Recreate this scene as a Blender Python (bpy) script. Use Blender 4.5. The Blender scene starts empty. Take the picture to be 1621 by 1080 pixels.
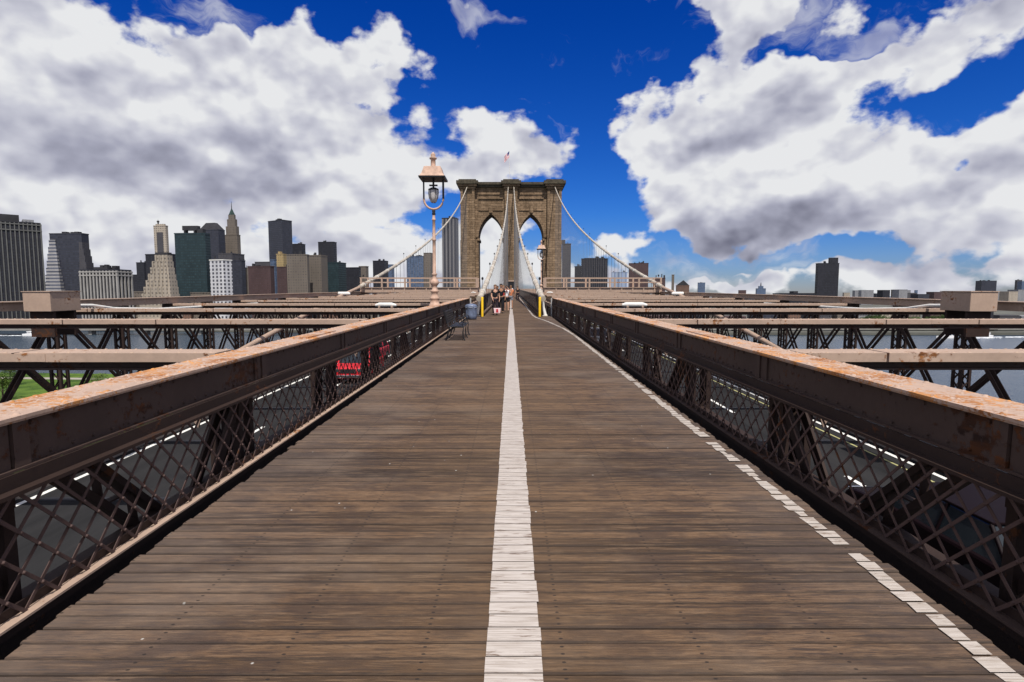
import bpy, bmesh, math, random
from mathutils import Vector, Matrix
random.seed(11)
SC = bpy.context.scene
COL = SC.collection
rad = math.radians

# ------------------------------------------------------------------ camera, sky, sun, exposure
EYE = 36.0                    # eye height over the river
SLOPE = 0.0148                # the bridge climbs gently towards the tower
cam_data = bpy.data.cameras.new('camera')
cam_data.sensor_width = 36.0
cam_data.lens = 36.0 * 880.0 / 1621.0
cam_data.clip_start = 0.05
cam_data.clip_end = 60000
cam = bpy.data.objects.new('camera', cam_data)
COL.objects.link(cam)
cam.location = (0, 0, EYE)
cam.rotation_euler = (rad(90 - 4.68), 0, -0.0017)
SC.camera = cam
SC.render.resolution_x = 1024
SC.render.resolution_y = 682
SC.view_settings.view_transform = 'Standard'
SC.view_settings.look = 'None'
SC.view_settings.gamma = 1
SC.view_settings.use_curve_mapping = False
SC.view_settings.exposure = 0.0

SUN_DIR = Vector((0.10, -0.52, 0.85)).normalized()
sun_el = math.asin(SUN_DIR.z)
sun_data = bpy.data.lights.new('sun', 'SUN')
sun_data.energy = 5.0
sun_data.angle = rad(0.5)
sun_data.color = (1.0, 0.95, 0.88)
sun = bpy.data.objects.new('sun', sun_data)
COL.objects.link(sun)
sun.rotation_euler = (-SUN_DIR).to_track_quat('-Z', 'Y').to_euler()

# ---- sky with cumulus clouds, a function of direction only
def build_world():
    w = bpy.data.worlds.new("World")
    SC.world = w
    w.use_nodes = True
    nt = w.node_tree
    nt.nodes.clear()
    N, L = nt.nodes.new, nt.links.new
    def math_(op, a, b=None, c=None, clamp=False, T=None):
        n = (T or nt).nodes.new('ShaderNodeMath'); n.operation = op; n.use_clamp = clamp
        for i, v in enumerate((a, b, c)):
            if v is None: continue
            if isinstance(v, (int, float)): n.inputs[i].default_value = v
            else: (T or nt).links.new(v, n.inputs[i])
        return n.outputs[0]
    # two groups, both of (azimuth, elevation): where the cloud masses lie, and their billows
    def group(name):
        g = bpy.data.node_groups.new(name, 'ShaderNodeTree')
        g.interface.new_socket('uv', in_out='INPUT', socket_type='NodeSocketVector')
        g.interface.new_socket('value', in_out='OUTPUT', socket_type='NodeSocketFloat')
        return g, g.nodes.new('NodeGroupInput').outputs[0], g.nodes.new('NodeGroupOutput').inputs[0]
    def vmath(T, op, v, const):
        n = T.nodes.new('ShaderNodeVectorMath'); n.operation = op
        T.links.new(v, n.inputs[0])
        if op == 'SCALE': n.inputs['Scale'].default_value = const
        elif isinstance(const, tuple): n.inputs[1].default_value = const
        else: T.links.new(const, n.inputs[1])
        return n.outputs[0]
    def noise(T, vec, scale, detail, rough, out=0):
        n = T.nodes.new('ShaderNodeTexNoise'); n.noise_dimensions = '2D'
        n.inputs['Scale'].default_value = scale
        n.inputs['Detail'].default_value = detail; n.inputs['Roughness'].default_value = rough
        T.links.new(vec, n.inputs['Vector']); return n.outputs[out]
    def voro(T, vec, scale, detail, rough):
        n = T.nodes.new('ShaderNodeTexVoronoi'); n.feature = 'F1'; n.voronoi_dimensions = '2D'
        n.inputs['Scale'].default_value = scale; n.inputs['Detail'].default_value = detail
        n.inputs['Roughness'].default_value = rough
        n.normalize = True
        T.links.new(vec, n.inputs['Vector']); return n.outputs['Distance']
    def masses(name, blobs):
     gm, mi, mo = group(name)
     total = None
     for (px, py, rx, ry, rot, amp) in blobs:
        a, e = az_el(px, py)
        m = gm.nodes.new('ShaderNodeMapping'); m.vector_type = 'TEXTURE'
        m.inputs['Location'].default_value = (a, e, 0)
        m.inputs['Rotation'].default_value = (0, 0, rad(rot))
        k = 1.0 / 880 * math.cos(a)
        m.inputs['Scale'].default_value = (rx * k, ry * k, 1)
        gm.links.new(mi, m.inputs['Vector'])
        gr = gm.nodes.new('ShaderNodeTexGradient'); gr.gradient_type = 'SPHERICAL'
        gm.links.new(m.outputs[0], gr.inputs[0])
        s = math_('MULTIPLY', gr.outputs['Fac'], amp, T=gm)
        if total is None: total = s
        elif amp < 0: total = math_('ADD', total, s, T=gm)
        else:
            mm = gm.nodes.new('ShaderNodeMath'); mm.operation = 'SMOOTH_MAX'; mm.inputs[2].default_value = 0.15
            gm.links.new(total, mm.inputs[0]); gm.links.new(s, mm.inputs[1]); total = mm.outputs[0]
     gm.links.new(total, mo)
     return gm
    gm = masses('cloud_masses', CLOUDS); gs = masses('cloud_bases', BASES)
    gd, di, do = group('cloud_billows')
    st = vmath(gd, 'MULTIPLY', di, (1, 1.5, 1))
    n1 = noise(gd, st, 6.0, 8, 0.55)
    nw = noise(gd, st, 30.0, 3, 0.6, 1)
    wv = vmath(gd, 'ADD', st, vmath(gd, 'SCALE', vmath(gd, 'SUBTRACT', nw, (.5, .5, .5)), 0.035))
    v1 = voro(gd, wv, 11.0, 3, 0.5)
    d = math_('MULTIPLY', math_('SUBTRACT', n1, 0.5, T=gd), 1.5, T=gd)
    d = math_('ADD', d, math_('MULTIPLY', math_('SUBTRACT', 0.42, v1, T=gd), 0.7, T=gd), T=gd)
    gd.links.new(d, do)

    def maprange(v, a, b, c, d, smooth=True):
        m = N('ShaderNodeMapRange'); m.interpolation_type = 'SMOOTHSTEP' if smooth else 'LINEAR'
        L(v, m.inputs['Value'])
        for i, x in zip(range(1, 5), (a, b, c, d)): m.inputs[i].default_value = x
        return m.outputs[0]
    tc = N('ShaderNodeTexCoord')
    sep = N('ShaderNodeSeparateXYZ'); L(tc.outputs['Generated'], sep.inputs[0])
    az = math_('ARCTAN2', sep.outputs[0], sep.outputs[1])
    el = math_('ARCSINE', sep.outputs[2])
    cmb = N('ShaderNodeCombineXYZ'); L(az, cmb.inputs[0]); L(el, cmb.inputs[1])
    uv = cmb.outputs[0]
    def use(g, v):
        gn = N('ShaderNodeGroup'); gn.node_tree = g
        L(v, gn.inputs[0]); return gn.outputs[0]
    warp = noise(nt, uv, 6.0, 4, 0.55, 1)
    wuv = vmath(nt, 'MULTIPLY', vmath(nt, 'ADD', uv, vmath(nt, 'SCALE', vmath(nt, 'SUBTRACT', warp, (.5, .5, .5)), 0.16)), (1, 1, 0))
    m0 = use(gm, wuv); m2 = use(gm, vmath(nt, 'ADD', wuv, (0.01, 0.06, 0)))
    b0 = use(gd, uv); b1 = use(gd, vmath(nt, 'ADD', uv, (0.004, 0.018, 0)))
    # scattered cloud added over the unseen rest of the dome, tempering the blue fill
    rest = math_('MULTIPLY', math_('MAXIMUM', maprange(math_('ABSOLUTE', az), 0.85, 1.15, 0, 1), maprange(el, 0.62, 0.85, 0, 1)), 0.32)
    m0 = math_('ADD', m0, rest); m2 = math_('ADD', m2, rest)
    d0 = math_('ADD', m0, b0)
    d1 = math_('ADD', m0, b1)
    d2 = math_('ADD', m2, math_('MULTIPLY', math_('ADD', b0, b1), 0.5))
    alpha = maprange(d0, 0.30, 0.52, 0, 1)
    # light: less cloud above = brighter; thick cloud overhead = grey base
    gr_, ri, ro = group('cloud_relief')
    rs_ = vmath(gr_, 'MULTIPLY', ri, (1, 1.4, 1))
    q1 = noise(gr_, rs_, 7.0, 3, 0.5); qw = noise(gr_, rs_, 16.0, 2, 0.5, 1)
    qv = voro(gr_, vmath(gr_, 'ADD', rs_, vmath(gr_, 'SCALE', vmath(gr_, 'SUBTRACT', qw, (.5, .5, .5)), 0.06)), 9.0, 2, 0.5)
    gr_.links.new(math_('SUBTRACT', math_('MULTIPLY', q1, 1.6, T=gr_), math_('MULTIPLY', qv, 0.9, T=gr_), T=gr_), ro)
    r0 = use(gr_, uv); r1 = use(gr_, vmath(nt, 'ADD', uv, (0.006, 0.026, 0)))
    rel = math_('ADD', math_('MULTIPLY', math_('SUBTRACT', r0, r1), 0.85), math_('MULTIPLY', math_('SUBTRACT', b0, b1), 0.28))
    soft = noise(nt, vmath(nt, 'MULTIPLY', wuv, (1, 1.4, 1)), 5.0, 5, 0.5)
    thick = maprange(math_('ADD', m2, math_('MULTIPLY', math_('SUBTRACT', soft, 0.5), 1.0)), 0.25, 1.1, 0, 1)
    base = use(gs, wuv)
    edge = maprange(d0, 0.25, 0.75, 1, 0)
    t = math_('ADD', 1.00, math_('MULTIPLY', rel, 1.0))
    t = math_('ADD', t, math_('MULTIPLY', math_('SUBTRACT', soft, 0.5), 0.55))
    t = math_('SUBTRACT', t, math_('MULTIPLY', thick, 0.16))
    t = math_('ADD', t, math_('MULTIPLY', edge, 0.10))
    t = math_('SUBTRACT', t, math_('MULTIPLY', base, 0.62), clamp=True)
    ramp = N('ShaderNodeValToRGB')
    cr = ramp.color_ramp
    cr.elements[0].position = 0.0; cr.elements[0].color = (0.20, 0.205, 0.28, 1)
    cr.elements[1].position = 1.0; cr.elements[1].color = (0.93, 0.94, 0.96, 1)
    e = cr.elements.new(0.45); e.color = (0.44, 0.45, 0.56, 1)
    e = cr.elements.new(0.75); e.color = (0.67, 0.68, 0.77, 1)
    L(t, ramp.inputs[0])
    sky = N('ShaderNodeTexSky'); sky.sky_type = 'NISHITA'; sky.sun_disc = False
    sky.sun_elevation = sun_el
    sky.sun_rotation = math.atan2(SUN_DIR.x, SUN_DIR.y)
    sky.air_density = 1.0; sky.dust_density = 0.2; sky.ozone_density = 2.5
    # a polarising filter deepens the blue away from the horizon
    hs = N('ShaderNodeHueSaturation'); hs.inputs['Saturation'].default_value = 1.35
    L(sky.outputs[0], hs.inputs['Color'])
    mul = N('ShaderNodeMix'); mul.data_type = 'RGBA'; mul.blend_type = 'MULTIPLY'; mul.inputs[0].default_value = 1
    L(hs.outputs[0], mul.inputs[6])
    ramp2 = N('ShaderNodeValToRGB')
    c2 = ramp2.color_ramp
    c2.elements[0].position = 0.0; c2.elements[0].color = (0.44, 0.50, 0.82, 1)
    c2.elements[1].position = 0.45; c2.elements[1].color = (0.03, 0.34, 0.95, 1)
    e = c2.elements.new(0.14); e.color = (0.20, 0.47, 1.0, 1)
    L(el, ramp2.inputs[0]); L(ramp2.outputs[0], mul.inputs[7])
    bg1 = N('ShaderNodeBackground'); bg1.inputs['Strength'].default_value = 0.10
    L(mul.outputs[2], bg1.inputs[0])
    bg2 = N('ShaderNodeBackground'); bg2.inputs['Strength'].default_value = 0.86
    L(ramp.outputs[0], bg2.inputs[0])
    wn = noise(nt, vmath(nt, 'MULTIPLY', wuv, (1, 2.2, 1)), 9.0, 7, 0.6)
    wisp = math_('MULTIPLY', maprange(math_('ADD', use(masses('thin_cloud', WISPS), wuv), math_('MULTIPLY', math_('SUBTRACT', wn, .5), 1.6)), .30, .85, 0, 1), .5)
    alpha = math_('MAXIMUM', alpha, wisp)
    mx = N('ShaderNodeMixShader')
    L(alpha, mx.inputs[0]); L(bg1.outputs[0], mx.inputs[1]); L(bg2.outputs[0], mx.inputs[2])
    out = N('ShaderNodeOutputWorld'); L(mx.outputs[0], out.inputs[0])

def az_el(px, py):
    x = (px - 810.5) / 880; z = -(py - 540) / 880
    p = rad(-4.68)
    yy = math.cos(p) - z * math.sin(p)
    zz = math.sin(p) + z * math.cos(p)
    return math.atan2(x, yy) + 0.0017, math.atan2(zz, math.hypot(x, yy))

# cloud masses: (x, y, half-width, half-height, tilt, strength) in the units of a 1621-wide view
CLOUDS = [
    (150, 250, 520, 300, 0, 1.25), (420, 170, 320, 230, -20, 1.1), (560, 110, 160, 130, 0, .95),
    (60, 60, 330, 170, 0, .95), (300, 400, 700, 130, 0, 0.95), (560, 190, 210, 130, 0, .9),
    (810, 240, 190, 85, 0, 1.0), (880, 215, 95, 70, 0, .8), (715, 262, 150, 62, 0, .85), (620, 290, 220, 120, 0, .8),
    (1160, 230, 330, 150, 8, 1.25), (1060, 250, 190, 130, 0, .9), (1280, 130, 330, 140, 0, 1.05),
    (1190, 330, 330, 110, 0, 1.15), (1450, 300, 320, 150, 0, 1.15), (1590, 220, 150, 90, 0, 1.0),
    (1180, 20, 260, 90, 0, .75), (985, 185, 95, 60, 0, .75), (1540, 90, 120, 70, 0, .6),
    (985, 375, 70, 55, 0, .9), (1400, 432, 460, 60, 0, .74), (1180, 414, 70, 22, 0, .85), (1150, 440, 160, 30, 0, .8), (1255, 408, 40, 16, 0, .7), (1080, 425, 70, 22, 0, .7), (1560, 20, 260, 70, 0, .68),
    (800, 430, 900, 60, 0, .62), (700, 10, 180, 35, 0, .5), (790, 360, 200, 90, 0, .6),
    (1540, 400, 240, 60, 0, .7),
    (810, 100, 200, 170, 0, -.45), (1500, 130, 120, 70, 0, -.30), (960, 300, 90, 130, 0, -.6), (1515, 245, 70, 45, 30, -.55), (1015, 70, 90, 60, 0, -.6), (1290, 62, 150, 24, -8, -.55), (1090, 75, 60, 30, 0, -.35), (1400, 20, 80, 50, 0, -.45), (930, 40, 90, 60, 0, -.3),
    (1130, 410, 220, 34, 0, -.6), (1350, 405, 120, 30, 0, -.5), (1560, 120, 90, 60, 0, -.4), (340, 20, 160, 50, 0, -.4), (1230, 25, 120, 60, 0, -.3), (660, 60, 110, 90, 0, -.4), (390, 10, 190, 60, 0, -.55),
]
WISPS = [(350, 20, 150, 50, 0, .8), (1200, 20, 220, 70, 0, .9), (1390, 50, 130, 60, 0, .8), (1560, 30, 160, 60, 0, .8), (770, 8, 90, 26, 0, .8),
         (1150, 430, 200, 40, 0, .8), (1020, 310, 60, 40, 0, .6), (1500, 190, 130, 60, 0, .5), (640, 260, 120, 60, 0, .6), (1250, 400, 160, 30, 0, .5)]
# their shaded undersides, same units
BASES = [
    (150, 200, 190, 80, -10, .55), (370, 270, 210, 90, -15, .6), (60, 300, 200, 60, 0, .25),
    (330, 70, 180, 60, 0, .25), (30, 150, 110, 60, 0, .4), (560, 250, 90, 50, 0, .3),
    (1110, 245, 190, 40, 4, .6), (1190, 375, 240, 50, 6, .95), (1350, 350, 200, 50, 0, .45), (1240, 190, 120, 45, 0, .35),
    (1420, 235, 130, 50, -20, .4), (1150, 40, 200, 50, 0, .4), (1480, 400, 260, 50, 0, .6), (1560, 30, 160, 60, 0, .45),
    (840, 275, 110, 28, 0, .35), (1560, 270, 120, 40, 0, .5), (1300, 440, 500, 30, 0, .35), (740, 15, 90, 30, 0, .3),
]
build_world()

# ------------------------------------------------------------------ helpers
def props(o, label=None, cat=None, group=None, kind=None):
    if label: o['label'] = label
    if cat: o['category'] = cat
    if group: o['group'] = group
    if kind: o['kind'] = kind
    return o

SL = math.atan(SLOPE)
def B(x, d, h):
    """a point of the bridge: x across, d along, h above the sloping eye line"""
    return Vector((x, d, EYE + SLOPE * d + h))

def empty(name, loc, label, cat, group=None, rot=(0, 0, 0)):
    o = bpy.data.objects.new(name, None)
    o.empty_display_size = 0.2
    COL.objects.link(o)
    o.location = loc; o.rotation_euler = rot
    return props(o, label, cat, group)

class MB:
    """collects shapes into one mesh"""
    def __init__(s): s.v = []; s.f = []; s.mi = []; s.sm = []
    def add(s, vs, fs, m=0, smooth=False):
        n = len(s.v); s.v += [tuple(v) for v in vs]
        s.f += [tuple(n + i for i in f) for f in fs]
        s.mi += [m] * len(fs); s.sm += [smooth] * len(fs)
        return s
    def box(s, x0, x1, y0, y1, z0, z1, m=0):
        vs = [(x0, y0, z0), (x1, y0, z0), (x1, y1, z0), (x0, y1, z0), (x0, y0, z1), (x1, y0, z1), (x1, y1, z1), (x0, y1, z1)]
        return s.add(vs, [(3, 2, 1, 0), (4, 5, 6, 7), (0, 1, 5, 4), (1, 2, 6, 5), (2, 3, 7, 6), (3, 0, 4, 7)], m)
    def bar(s, p, q, w, t, m=0, up=(0, 0, 1)):
        """straight bar from p to q, width w (across 'up'), thickness t (along 'up')"""
        p = Vector(p); q = Vector(q); a = (q - p).normalized(); u = Vector(up)
        b = a.cross(u)
        if b.length < 1e-4: b = a.cross(Vector((1, 0, 0)))
        b.normalize(); c = b.cross(a).normalized()
        vs = []
        for e in (p, q):
            for i, j in ((-1, -1), (1, -1), (1, 1), (-1, 1)):
                vs.append(e + b * (i * w / 2) + c * (j * t / 2))
        return s.add(vs, [(0, 1, 2, 3), (7, 6, 5, 4), (0, 4, 5, 1), (1, 5, 6, 2), (2, 6, 7, 3), (3, 7, 4, 0)], m)
    def tube(s, pts, r, n=10, m=0, cap=True):
        pts = [Vector(p) for p in pts]
        rs = r if isinstance(r, (list, tuple)) else [r] * len(pts)
        base = len(s.v); vs = []; fs = []
        for i, p in enumerate(pts):
            a = (pts[min(i + 1, len(pts) - 1)] - pts[max(i - 1, 0)]).normalized()
            ref = Vector((0, 0, 1)) if abs(a.z) < 0.95 else Vector((1, 0, 0))
            u = a.cross(ref).normalized(); v = u.cross(a).normalized()
            for k in range(n):
                t = 2 * math.pi * k / n
                vs.append(p + (u * math.cos(t) + v * math.sin(t)) * rs[i])
        for i in range(len(pts) - 1):
            for k in range(n):
                k2 = (k + 1) % n
                fs.append((i * n + k, i * n + k2, (i + 1) * n + k2, (i + 1) * n + k))
        s.add(vs, fs, m, True)
        if cap:
            s.add([vs[k] for k in range(n)], [tuple(range(n - 1, -1, -1))], m)
            s.add([vs[(len(pts) - 1) * n + k] for k in range(n)], [tuple(range(n))], m)
        return s
    def lathe(s, prof, c=(0, 0, 0), n=20, m=0, smooth=True):
        cx, cy, cz = c; vs = []; fs = []
        for r, z in prof:
            for k in range(n):
                t = 2 * math.pi * (k + .5) / n
                vs.append((cx + r * math.cos(t), cy + r * math.sin(t), cz + z))
        for i in range(len(prof) - 1):
            for k in range(n):
                k2 = (k + 1) % n
                fs.append((i * n + k, i * n + k2, (i + 1) * n + k2, (i + 1) * n + k))
        s.add(vs, fs, m, smooth)
        s.add(vs[:n], [tuple(range(n - 1, -1, -1))], m)
        return s.add(vs[-n:], [tuple(range(n))], m)
    def dome(s, c, r, n=6, m=0, squash=0.55):
        """small rivet head facing up"""
        cx, cy, cz = c; vs = []
        for k in range(n):
            t = 2 * math.pi * k / n; vs.append((cx + r * math.cos(t), cy + r * math.sin(t), cz))
        for k in range(n):
            t = 2 * math.pi * k / n; vs.append((cx + r * .6 * math.cos(t), cy + r * .6 * math.sin(t), cz + r * squash * .8))
        vs.append((cx, cy, cz + r * squash))
        fs = [(k, (k + 1) % n, n + (k + 1) % n, n + k) for k in range(n)] + [(n + k, n + (k + 1) % n, 2 * n) for k in range(n)]
        return s.add(vs, fs, m, True)
    def prism(s, poly, axis, a, b, m=0):
        """extrude a 2-D polygon (counter-clockwise) along an axis from a to b"""
        n = len(poly)
        def P(u, v, w):
            return {'y': (u, w, v), 'x': (w, u, v), 'z': (u, v, w)}[axis]
        vs = [P(u, v, a) for u, v in poly] + [P(u, v, b) for u, v in poly]
        fs = [tuple(range(n)), tuple(range(2 * n - 1, n - 1, -1))]
        for k in range(n):
            k2 = (k + 1) % n; fs.append((k, n + k, n + k2, k2))
        if axis == 'x': fs = [tuple(reversed(f)) for f in fs]
        if axis == 'z': fs = [tuple(reversed(f)) for f in fs]
        return s.add(vs, fs, m)
    def mesh(s, name, mats):
        me = bpy.data.meshes.new(name); me.from_pydata(s.v, [], s.f)
        for mt in (mats if isinstance(mats, (list, tuple)) else [mats]): me.materials.append(mt)
        me.polygons.foreach_set('material_index', s.mi)
        me.polygons.foreach_set('use_smooth', s.sm)
        me.update(); return me
    def build(s, name, mats, parent=None, loc=None, rot=None, bevel=0):
        o = bpy.data.objects.new(name, s.mesh(name, mats)); COL.objects.link(o)
        if parent: o.parent = parent
        if loc is not None: o.location = loc
        if rot is not None: o.rotation_euler = rot
        if bevel:
            b = o.modifiers.new('bevel', 'BEVEL'); b.width = bevel; b.segments = 2; b.limit_method = 'ANGLE'
        return o

def inst(name, me, parent, loc=(0, 0, 0), rot=(0, 0, 0)):
    o = bpy.data.objects.new(name, me); COL.objects.link(o)
    o.parent = parent; o.location = loc; o.rotation_euler = rot
    return o

# ------------------------------------------------------------------ materials
class Mat:
    def __init__(s, name, rough=0.7, spec=0.3, metal=0.0):
        s.m = bpy.data.materials.new(name); s.m.use_nodes = True
        s.nt = s.m.node_tree; s.b = s.nt.nodes['Principled BSDF']
        s.b.inputs['Roughness'].default_value = rough
        s.b.inputs['Specular IOR Level'].default_value = spec
        s.b.inputs['Metallic'].default_value = metal
        s.N = s.nt.nodes.new; s.L = s.nt.links.new
        s.tc = s.N('ShaderNodeTexCoord')
    def coord(s, scale=(1, 1, 1), src='Object'):
        n = s.N('ShaderNodeMapping'); n.inputs['Scale'].default_value = scale
        s.L(s.tc.outputs[src], n.inputs[0]); return n.outputs[0]
    def noise(s, vec, scale, detail=4, rough=.55, out=0):
        n = s.N('ShaderNodeTexNoise'); n.inputs['Scale'].default_value = scale
        n.inputs['Detail'].default_value = detail; n.inputs['Roughness'].default_value = rough
        s.L(vec, n.inputs['Vector']); return n.outputs[out]
    def mr(s, v, a, b, c=0., d=1.):
        n = s.N('ShaderNodeMapRange'); s.L(v, n.inputs[0])
        for i, x in zip(range(1, 5), (a, b, c, d)): n.inputs[i].default_value = x
        return n.outputs[0]
    def mix(s, f, a, b, mode='MIX'):
        n = s.N('ShaderNodeMix'); n.data_type = 'RGBA'; n.blend_type = mode
        for i, v in ((0, f), (6, a), (7, b)):
            if isinstance(v, (int, float)): n.inputs[i].default_value = v
            elif isinstance(v, tuple): n.inputs[i].default_value = (*v, 1)
            else: s.L(v, n.inputs[i])
        return n.outputs[2]
    def math(s, op, a, b=0.):
        n = s.N('ShaderNodeMath'); n.operation = op
        for i, v in enumerate((a, b)):
            if isinstance(v, (int, float)): n.inputs[i].default_value = v
            else: s.L(v, n.inputs[i])
        return n.outputs[0]
    def color(s, v):
        if isinstance(v, tuple): s.b.inputs['Base Color'].default_value = (*v, 1)
        else: s.L(v, s.b.inputs['Base Color'])
        return s
    def bump(s, h, dist=0.01, strength=0.5):
        n = s.N('ShaderNodeBump'); n.inputs['Distance'].default_value = dist
        n.inputs['Strength'].default_value = strength
        s.L(h, n.inputs['Height']); s.L(n.outputs[0], s.b.inputs['Normal']); return s

def speckled(name, c, var=0.25, scale=6., rough=.7, spec=.3, metal=0., bump=0.004):
    M = Mat(name, rough, spec, metal)
    v = M.noise(M.coord(), scale, 5)
    lo = tuple(x * (1 - var) for x in c); hi = tuple(min(1, x * (1 + var)) for x in c)
    M.color(M.mix(M.mr(v, .3, .7), lo, hi))
    if bump: M.bump(v, bump)
    return M.m

def painted_steel(name, paint, rust, amount, rust2=(0.10, 0.035, 0.012), scale=1.0):
    """old bridge paint, flaking to rust"""
    M = Mat(name, .7, .18)
    co = M.coord()
    big = M.noise(co, 1.3 * scale, 6, .6); fine = M.noise(co, 14 * scale, 6, .65); streak = M.noise(M.coord((1, 1, 6)), 3, 5)
    base = M.mix(M.mr(big, .3, .7), tuple(x * .82 for x in paint), tuple(min(1, x * 1.12) for x in paint))
    base = M.mix(M.mr(fine, .35, .75, 0, .5), base, tuple(x * .7 for x in paint))
    rm = M.math('ADD', big, M.math('MULTIPLY', M.math('SUBTRACT', fine, .5), .9))
    mask = M.mr(rm, .62 - amount, .70 - amount)
    rc = M.mix(M.mr(streak, .35, .65), rust, rust2)
    M.color(M.mix(mask, base, rc)); M.bump(M.math('ADD', fine, mask), .004, .6)
    return M.m

TAN = (0.41, 0.295, 0.225)
M_cap = painted_steel('rusty cap paint', (0.47, 0.335, 0.26), (0.58, 0.27, 0.09), 0.115, (0.26, 0.10, 0.035), 2.6)
M_tan = painted_steel('tan bridge paint', TAN, (0.32, 0.13, 0.04), -0.02)
M_web = painted_steel('shade-darkened web paint', (0.070, 0.046, 0.038), (0.024, 0.011, 0.008), 0.03)  # tan bridge paint with the webs' shade put into its colour
M_dark = painted_steel('shade-darkened truss paint', (0.036, 0.022, 0.018), (0.06, 0.026, 0.013), -0.03)  # bridge paint with the truss shade in its colour; dark fences share it
M_lat = painted_steel('mauve lattice paint', (0.085, 0.054, 0.048), (0.09, 0.04, 0.02), -0.02)
M_white = speckled('white paint', (0.64, 0.62, 0.58), .08, 8, .5)
M_cable = speckled('wrapped cable paint', (0.42, 0.37, 0.30), .3, 1.5, .55)
M_yellow = speckled('yellow paint', (0.80, 0.50, 0.02), .12, 8, .5)
M_black = speckled('black iron', (0.018, 0.018, 0.02), .3, 20, .45)
M_pink = speckled('lamp paint', (0.45, 0.30, 0.225), .25, 6, .6)
M_glassgrey = speckled('frosted lamp glass', (0.42, 0.40, 0.39), .2, 10, .3)

# wood: weathered planks, a tone of its own for every plank
def wood():
    M = Mat('weathered planks', .75, .3)
    at = M.N('ShaderNodeAttribute'); at.attribute_name = 'plank'
    sx = M.N('ShaderNodeSeparateColor'); M.L(at.outputs['Color'], sx.inputs[0])
    co = M.coord((1.1, 16, 16))
    off = M.N('ShaderNodeVectorMath'); off.operation = 'ADD'
    cc = M.N('ShaderNodeCombineXYZ'); M.L(M.math('MULTIPLY', sx.outputs[0], 37.), cc.inputs[0]); M.L(M.math('MULTIPLY', sx.outputs[1], 19.), cc.inputs[2])
    M.L(co, off.inputs[0]); M.L(cc.outputs[0], off.inputs[1])
    grain = M.noise(off.outputs[0], 3.2, 8, .62)
    fine = M.noise(off.outputs[0], 13, 4, .6)
    stain = M.noise(M.coord((.8, 1.1, 1)), 1.1, 5, .6)
    blot = M.noise(M.coord((1.4, 3, 1)), 2.2, 6, .62)
    c = M.mix(sx.outputs[0], (0.016, 0.009, 0.0055), (0.180, 0.104, 0.056))
    c = M.mix(M.mr(grain, .50, .60, 0, .55), c, (0.195, 0.124, 0.074))
    c = M.mix(M.mr(grain, .38, .45, .85, 0), c, (0.034, 0.023, 0.019))
    c = M.mix(M.mr(fine, .52, .60, 0, .7), c, (0.036, 0.025, 0.020))
    c = M.mix(M.mr(blot, .47, .63, 0, .72), c, (0.045, 0.028, 0.021))
    c = M.mix(M.mr(stain, .50, .70, 0, .45), c, (0.205, 0.142, 0.092))
    sxo = M.N('ShaderNodeSeparateXYZ'); M.L(M.coord(), sxo.inputs[0])
    ax = M.math('ADD', M.math('ABSOLUTE', sxo.outputs[0]), M.math('MULTIPLY', M.math('SUBTRACT', stain, .5), 2.2))
    c = M.mix(M.mr(ax, 1.1, 2.3, 0, .32), c, (0.150, 0.120, 0.108))
    c = M.mix(M.mr(ax, .1, 1.2, .25, 0), c, (0.150, 0.090, 0.042))
    wv = M.N('ShaderNodeTexVoronoi'); wv.inputs['Scale'].default_value = 4.2; wv.inputs['Randomness'].default_value = 1
    M.L(M.coord((1, 1, 1)), wv.inputs['Vector'])
    c = M.mix(M.mr(wv.outputs['Distance'], .016, .040, .8, 0), c, (.62, .60, .56))
    # dirt along the seams, and two screw heads over every joist
    v = sx.outputs[2]
    ed = M.math('ABSOLUTE', M.math('SUBTRACT', v, .5))
    seam = M.mr(M.math('ADD', ed, M.math('MULTIPLY', M.math('SUBTRACT', fine, .5), .12)), .40, .49)
    c = M.mix(M.math('MULTIPLY', seam, .7), c, (0.020, 0.013, 0.010))
    so = M.N('ShaderNodeSeparateXYZ'); M.L(M.coord(), so.inputs[0])
    fx = M.math('ABSOLUTE', M.math('SUBTRACT', M.math('FRACT', M.math('DIVIDE', M.math('ADD', so.outputs[0], 10.), .62)), .5))
    fv = M.math('ABSOLUTE', M.math('SUBTRACT', ed, .25))
    rr = M.math('ADD', M.math('POWER', M.math('MULTIPLY', fx, 62.), 2.), M.math('POWER', M.math('MULTIPLY', fv, 16.), 2.))
    c = M.mix(M.mr(rr, .6, 1.2, .85, 0), c, (0.018, 0.014, 0.012))
    M.color(c); M.bump(M.math('ADD', grain, M.math('MULTIPLY', fine, .5)), .006, .7)
    return M.m
M_wood = wood()

def worn_paint():
    M = Mat('worn line paint', .6, .3)
    n = M.noise(M.coord((1, 8, 1)), 6, 8, .7); g = M.noise(M.coord((.6, 14, 1)), 9, 5, .6)
    c = M.mix(M.mr(g, .40, .64, 0, .75), (0.49, 0.44, 0.40), (0.29, 0.24, 0.20))
    c = M.mix(M.mr(n, .55, .64), c, (0.16, 0.11, 0.08))
    M.color(c); M.bump(g, .003); return M.m
M_line = worn_paint()

def asphalt():
    M = Mat('asphalt', .95, .06)
    a = M.noise(M.coord(), 40, 4, .7); b = M.noise(M.coord((1.2, .12, 1)), 1.2, 5, .6); k = M.noise(M.coord(), .8, 5, .6)
    c = M.mix(M.mr(b, .3, .7), (0.015, 0.015, 0.016), (0.032, 0.031, 0.032))
    c = M.mix(M.mr(a, .4, .7, 0, .4), c, (0.034, 0.034, 0.034))
    c = M.mix(M.mr(k, .6, .7, 0, .6), c, (0.018, 0.018, 0.02))
    M.color(c); M.bump(a, .004); return M.m
M_asph = asphalt()

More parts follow.
